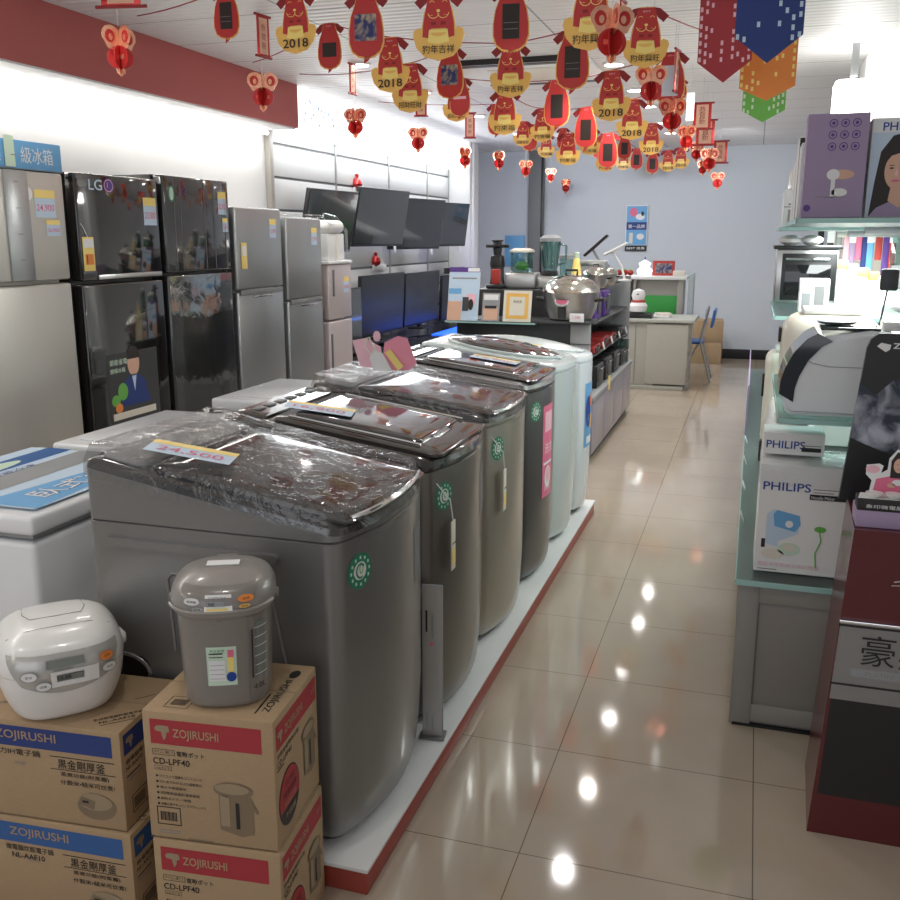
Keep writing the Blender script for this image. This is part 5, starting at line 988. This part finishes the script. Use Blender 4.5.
# ================================================================== HANGING DECORATIONS
def bodyshape(D):
    L=[(.0,.0)]
    half=[(.13,.0),(.19,.0),(.22,-.1),(.27,-.28),(.36,-.5),(.41,-.8),(.41,-1.05),(.34,-1.24),(.2,-1.34),(.03,-1.37)]
    r=[(x,y) for x,y in half]; l=[(-x,y) for x,y in half]
    return l[::-1][1:]+[(-.0,-1.27)] if 0 else r+[(.0,-1.385)]+l[::-1]
FR_=lambda s:Fr((0,-.0025,0),(1,0,0),(0,0,1))
def pennant(label,p,kind,W,text=None,yaw=0,group='dog and product pennants strung under the ceiling'):
    t=thing('paper_pennant',label,'pennant',p,yaw,group); s=W
    m=MB(); T=Matrix.Rotation(pi/2,4,'X')
    def sc(P): return [(x*s,y*s) for x,y in P]
    B=bodyshape(0)
    Bc=sc([(x*.94,y*.94) for x,y in B]) 
    body=sc([(x,y) for x,y in B])
    def rev(P): return P[::-1]
    if kind=='D':
        m.prism(rev(sc([(x*.85,y*.85) for x,y in B])),-.002,.0,'gold',T)
        ing=sc([(-.5,-.72),(-.53,-.82),(-.46,-1.05),(-.3,-1.22),(0,-1.3),(.3,-1.22),(.46,-1.05),(.53,-.82),(.5,-.72),(.38,-.68),(.3,-.8),(-.3,-.8),(-.38,-.68)]); m.prism(ing,-.001,.0022,'gold',T)
        f=Fr((0,-.0025,0),(1,0,0),(0,0,1))
        m.poly(f,sc([(-.18,-.02),(-.21,-.1),(-.25,-.3),(-.31,-.6),(-.33,-.85),(-.2,-.88),(-.15,-.7),(.15,-.7),(.2,-.88),(.33,-.85),(.31,-.6),(.25,-.3),(.21,-.1),(.18,-.02)]),'prd',1)
        m.poly(f,sc([(-.19,-.72),(-.22,-.95),(0,-1.0),(.22,-.95),(.19,-.72)]),'gold2',3); m.ell(f,0,-.78*s,.16*s,.07*s,'gold',4,18,pi,2*pi)
        m.ring(f,-.1*s,-.4*s,.12*s,.12*s,.012*s,'gold2',2,14,pi*1.05,1.95*pi); m.ring(f,.1*s,-.4*s,.12*s,.12*s,.012*s,'gold2',2,14,pi*1.05,1.95*pi); m.ell(f,0,-.38*s,.04*s,.028*s,'gold2',4,10)
        for e in (-1,1): m.ring(f,e*.13*s,-.24*s,.055*s,.05*s,.01*s,'gold2',2,10,.1*pi,.9*pi); m.rect(f,(e*.16-.05)*s,-.46*s,.1*s,.006*s,'gold2',2)
        m.rect(f,-.15*s,-.64*s,.3*s,.06*s,'prdd',2); m.ell(f,0,-.6*s,.05*s,.06*s,'prd',3,12)
        m.txt(f,0,-1.17*s,.19*s if text=='2018' else .16*s,text,'ink',6,'C',w=.66*s,bold=.01)
    else:
        m.prism(rev([(x*1.0,y*1.0) for x,y in body]),-.002,0,'gold',T); m.prism(sc([(-.05,-1.32),(.12,-1.32),(.02,-1.42),(-.07,-1.48)])[::-1],-.0015,.0,'prd',T)
        f=Fr((0,-.0025,0),(1,0,0),(0,0,1)); m.poly(f,[(x*.93,y*.97-.006*s) for x,y in body[::-1]],'prd',1)
        k,(a,b,c,d)={'fridge':('hair',(-.19,-1.1,.38,.72)),'tvblue':('tvpic',(-.26,-1.0,.5,.55)),'tvblack':('hair',(-.24,-1.0,.48,.42)),'phone':('paperb',(-.22,-1.15,.44,.8)),'door':('hair',(-.19,-1.1,.38,.68)),'washer':('lpink',(-.25,-.75,.5,.1))}[kind]
        m.rect(f,a*s,b*s,c*s,d*s,k,3)
        if kind=='fridge': m.rect(f,(a+.03)*s,(b+.2)*s,(c-.06)*s,.008*s,'grey',4); m.rect(f,(a+.03)*s,(b+.33)*s,(c-.06)*s,.008*s,'grey',4)
    f=Fr((0,-.0025,0),(1,0,0),(0,0,1)); m.txt(f,0,-.12*s,.045*s,'燦坤3C' if 0 else '賀新年','lpink',5,'C',w=.17*s)
    m.build('printed_panel',t)
    for e in (-1,1):
        m=MB(); P=sc([(e*.14,.0),(e*.3,-.03),(e*.5,-.2),(e*.38,-.33),(e*.25,-.22)]); P=P if e<0 else P[::-1]; m.prism(P,-.004,-.0022,'prdd',T)
        m.build('sleeve',t)
    return t
PN=[('fridge',207,243,-12,''),('2018',272,317,-8,''),('tvblack',313,345,23,''),('tvblue',343,388,-8,''),('狗年吉祥',414,463,-10,''),('2018',370,410,37,''),('招財旺財',392,428,63,''),('tvblue',433,467,48,''),('washer',447,473,78,''),('fridge',490,533,-15,''),('狗年吉祥',492,530,43,''),('狗來福',489,521,90,''),('fridge',554,593,29,''),('door',542,573,80,''),('狗年興旺',567,617,-25,''),('狗年興旺',627,667,7,''),('2018',595,630,70,''),('phone',655,688,52,''),('door',573,600,107,''),('狗來福',531,555,108,''),('狗來福',557,580,133,''),('door',597,620,133,''),('2018',619,647,99,''),('2018',641,663,123,''),('door',617,633,135,''),('door',630,644,148,''),('door',646,660,152,''),('狗來福',617,631,150,''),('狗來福',597,615,146,''),('狗來福',581,600,128,''),('washer',521,539,124,''),('狗來福',538,555,134,''),('招財旺財',514,532,121,''),('washer',486,507,104,''),('2018',661,676,150,''),('2018',674,689,147,''),('washer',592,604,140,''),('phone',676,688,80,''),('washer',556,570,128,''),('招財旺財',443,470,84,'')]
desc={'fridge':'red pennant printed with a dark fridge','tvblack':'red pennant printed with a black television','tvblue':'red pennant printed with a blue and gold television','washer':'red pennant printed with a pale washer','phone':'red pennant printed with a white phone','door':'red pennant printed with a dark appliance','2018':'red dog pennant with 2018 on its gold ingot','狗年吉祥':'red dog pennant with heavy brushed characters','招財旺財':'red dog pennant with narrow brushed characters','狗來福':'red dog pennant with three characters','狗年興旺':'red dog pennant with four slanting characters'}
tops=[]; ordn=['largest and nearest','second nearest','third nearest','fourth nearest','fifth nearest','sixth nearest','seventh nearest','eighth nearest','ninth nearest','tenth nearest','farthest']
cnt={}; tot={}
for q in PN: tot[q[0]]=tot.get(q[0],0)+1
info=[]
for q in PN:
    k,x0,x1,ty,_=q; wpx=x1-x0; W=.2
    full=W
    y=min(12.6,max(3.3,full*930/wpx/ .985)); y=min(y,12.6); p=at((x0+x1)/2,ty,y=y)
    if p.z>CZ-.04: # pull towards the camera until it hangs under the ceiling
        while p.z>CZ-.04: y*=.98; p=at((x0+x1)/2,ty,y=y)
    Wp=wpx*y/930*(W/full)
    info.append((y,k,p,Wp))
rank=sorted(range(len(info)),key=lambda i:info[i][0])
seen={}
for i in rank:
    y,k,p,Wp=info[i]; n=seen.get(k,0); seen[k]=n+1
    pennant(f'{desc[k]}, {ordn[min(n,9)] if n<tot[k]-1 or tot[k]==1 else "farthest"} of its kind' if tot[k]>1 else desc[k]+' under the ceiling',p,k if k in('fridge','tvblack','tvblue','washer','phone','door') else 'D',Wp,k,random.uniform(-.12,.12))
def cordline(idx,label,ends=(None,None)):
    P=[info[i][2]+Vector((0,.004,0)) for i in idx]; 
    if ends[0]: P=[Vector(ends[0])]+P
    if ends[1]: P=P+[Vector(ends[1])]
    out=[]
    for a,b in zip(P,P[1:]):
        for j in range(6):
            u=j/6; q=a.lerp(b,u); q.z-=.03*(a-b).length*4*u*(1-u)*.5; out.append(q)
    out.append(P[-1]); o=P[0]
    t=MB().tube([v-o for v in out],.003,'cord',6).build('pennant_cord',loc=o); tag(t,label,'cord','red cords holding the pennants')
cordline([0,1,3,4,9,14],'red cord of the nearest row of pennants',ends=((-3.2,4.6,2.74),(-.2,4.6,2.74)))
cordline([2,5,10,12,15],'red cord of the second row of pennants',ends=((-3.3,6.0,2.74),(-.1,6.3,2.74)))
cordline([6,7,8,13,16,17],'red cord of the third row of pennants',ends=((-3.2,6.5,2.74),None))
cordline([33,11,19,18,22,37],'red cord of the fourth row of pennants',ends=((-3.2,8,2.74),None))
cordline([32,30,31,20,29,21,23],'red cord of the fifth row of pennants')
cordline([38,28,36,27,24,25,26,34,35],'red cord of the farthest row of pennants')
def ornament(label,p,h=.2,yaw=0):
    t=thing('foil_ornament',label,'hanging ornament',p,yaw,'folded foil ornaments hanging in rows'); s=h; T=Matrix.Rotation(pi/2,4,'X')
    def half(m,A):
        TT=Matrix.Rotation(A,4,'Z')@T
        ear=[(.0,-.3),(.02,-.08),(.1,-.02),(.2,-.0),(.32,-.04),(.4,-.14),(.4,-.26),(.33,-.36),(.28,-.46),(.12,-.5),(.0,-.5)]
        m.prism([(x*s,y*s) for x,y in ear][::-1],-.0012,.0012,'foilg',TT)
        m.prism([((.22+.11*cos(a))*s,(-.22+.13*sin(a))*s) for a in [2*pi*i/14 for i in range(14)]],-.002,.002,'foil',TT); m.prism([((.2+.05*cos(a))*s,(-.24+.07*sin(a))*s) for a in [2*pi*i/10 for i in range(10)]],-.0026,.0026,'foilg',TT)
        e2=[(.12+.09*cos(a),-.22+.1*sin(a)*1.0) for a in [2*pi*i/12 for i in range(12)]]
    m=MB(); 
    for A in (0,pi/2,pi,1.5*pi): half(m,A+pi/4*0)
    m.build('foil_wings',t)
    m=MB()
    for A in (.0,pi/3,2*pi/3):
        P=[(.27*cos(a)*s,(-.62+.24*sin(a))*s) for a in [2*pi*i/22 for i in range(22)]]; m.prism(P,-.0014,.0014,'foil',Matrix.Rotation(A,4,'Z')@T)
        m.prism([(x*s,y*s) for x,y in [(-.1,-.82),(.1,-.82),(.08,-.92),(0,-1.0),(-.08,-.92)]],-.0014,.0014,'foilg',Matrix.Rotation(A,4,'Z')@T)
    for A in (0,pi): f=Fr((0,0,0),(1,0,0),(0,0,1)); f.n=Vector((0,-1,0)); 
    m.rect(Fr((0,-.002,0),(1,0,0),(0,0,1)),-.16*s,-.66*s,.32*s,.09*s,'foilg',1); m.build('lantern_body',t)
    return t
def thread(p,top,parent): MB().tube([(0,0,0),(0,0,top-p.z)],.0012,'thread',5).build('thread',parent)
def scroll(label,p,w=.1,h=.24,yaw=0):
    t=thing('paper_scroll',label,'hanging scroll',p,yaw,'small paper scrolls hanging above the ornaments')
    m=MB().box(-w/2,w/2,-.002,.002,-h,0,'foil',.0005); f=Fr((-w/2,-.002,-h),(1,0,0),(0,0,1)); m.rect(f,w*.16,h*.06,w*.68,h*.88,'skin',1); m.txt(f,w*.5,h*.62,w*.35,'恭','prdd',2,'C'); m.txt(f,w*.5,h*.4,w*.35,'賀','prdd',2,'C'); m.txt(f,w*.5,h*.18,w*.35,'新','prdd',2,'C'); m.build('scroll_sheet',t)
    for z in (0,-h): MB().tube([(-w*.65,0,z),(w*.65,0,z)],.007,'prdd',8).build('rod',t)
    return t
left=[(118,26,77,3.6),(262,72,112,4.75),(355,108,139,6.2),(418,127,153,7.5),(465,147,169,8.8),(499,151,171,9.9),(526,160,178,11.0),(551,168,183,12.0),(566,179,194,12.9)]
right=[(613,5,65,3.3),(652,65,107,4.8),(673,98,135,5.7),(687,125,152,7.2),(697,142,162,8.8),(703,160,176,9.8),(710,148,173,8.4),(718,172,190,11.5)]
nth=['nearest','second','third','fourth','fifth','sixth','seventh','eighth','farthest']
for side,L in (('left',left),('right',right)):
    for i,(px,a,b,y) in enumerate(L):
        p=at(px,a,y=y); h=p.z-at(px,b,y=y).z; t=ornament(f'red and rose gold foil ornament, {nth[i] if i<len(L)-1 else "farthest"} of the {side} row',p,h,random.uniform(-.5,.5)); thread(p,min(CZ,p.z+ (CZ-p.z)),t)
SC=[('edge of a red scroll at the top, above the nearest left ornament',117,-50,7,3.6,.17,.2),('red framed scroll above the second left ornament',262,10,57,4.75,.1,1.4),('scroll turned edge on, left of the overhead light',352,57,94,6.2,.08,1.45),('scroll half hidden behind the small dog pennant',421,88,116,7.5,.09,.3),('pale scroll behind the pennants at centre left',470,113,138,8.8,.09,.2),('scroll turned edge on above the second right ornament',623,0,48,4.8,.1,1.45),('pale scroll turned edge on beside the right pennants',678,50,92,5.7,.09,1.4),('pale red scroll, upper of the right group',703,103,129,7.6,.13,0),('red scroll just below the pale one in the right group',706,120,145,8.0,.14,.1),('scroll lowest and farthest of the right group',721,141,163,9.4,.12,0)]
for l,px,a,b,y,w,yaw in SC:
    p=at(px,a,y=y); h=p.z-at(px,b,y=y).z
    if p.z>CZ-.02: h-=p.z-(CZ-.02); p.z=CZ-.02
    t=scroll(l,p,w,h,yaw); thread(p,CZ,t)
t=thing('fluorescent_stand_in','small glowing white card standing in for a fluorescent light, in front of the red scrolls','hanging card',at(691,93,y=7.0)); MB().box(-.025,.025,-.002,.002,-.18,0,'glowwhite',.001).build('card',t); thread(t.location,CZ,t)  # glowing card in place of a distant fluorescent light
# flags
def flag(label,x0,x1,ybot,ytop,y,k,k2):
    a=at(x0,ybot,y=y); b=at(x1,ybot,y=y); top=min(CZ-.03,at(x0,ytop,y=y).z); w=b.x-a.x; h=top-a.z
    t=thing('hanging_flag',label,'flag',(a.x+w/2,y,top),R(random.uniform(-5,5)),'coloured pointed flags hanging on the right')
    m=MB().prism([(-w/2,0),(-w/2,-h*.78),(0,-h),(w/2,-h*.78),(w/2,0)],-.001,.001,k,T=Matrix.Rotation(pi/2,4,'X')); f=Fr((0,-.001,0),(1,0,0),(0,0,1))
    for e in (-1,1):
        for i in range(5):
            for j in range(int(h/.035)):
                x=e*(w/2-.012-i*.03*(w/.3)); z=-.02-j*.036-.01*i
                if z>-h*.8+i*.0 and random.random()<.62-.1*i: m.rect(f,x-.008,z-.018,.014*(w/.3),.02,k2,2)
    m.build('cloth',t); MB().tube([(-w*.52,0,0),(w*.52,0,0)],.006,'paper').build('rod',t); MB().tube([(0,0,0),(0,0,CZ-top)],.0015,'thread',5).build('thread',t)
flag('red pointed flag with pale squares, left of the blue one',696,750,84,-60,4.8,'boxred','lpink')
flag('blue pointed flag with pale squares, largest of the flags',733,801,65,-60,4.1,'boxblue','paperb')
flag('orange pointed flag hanging behind the blue one',738,794,102,40,5.1,'orange','gold2')
flag('green pointed flag, lowest and farthest of the flags',741,784,123,70,5.6,'leaf','ptgreen')
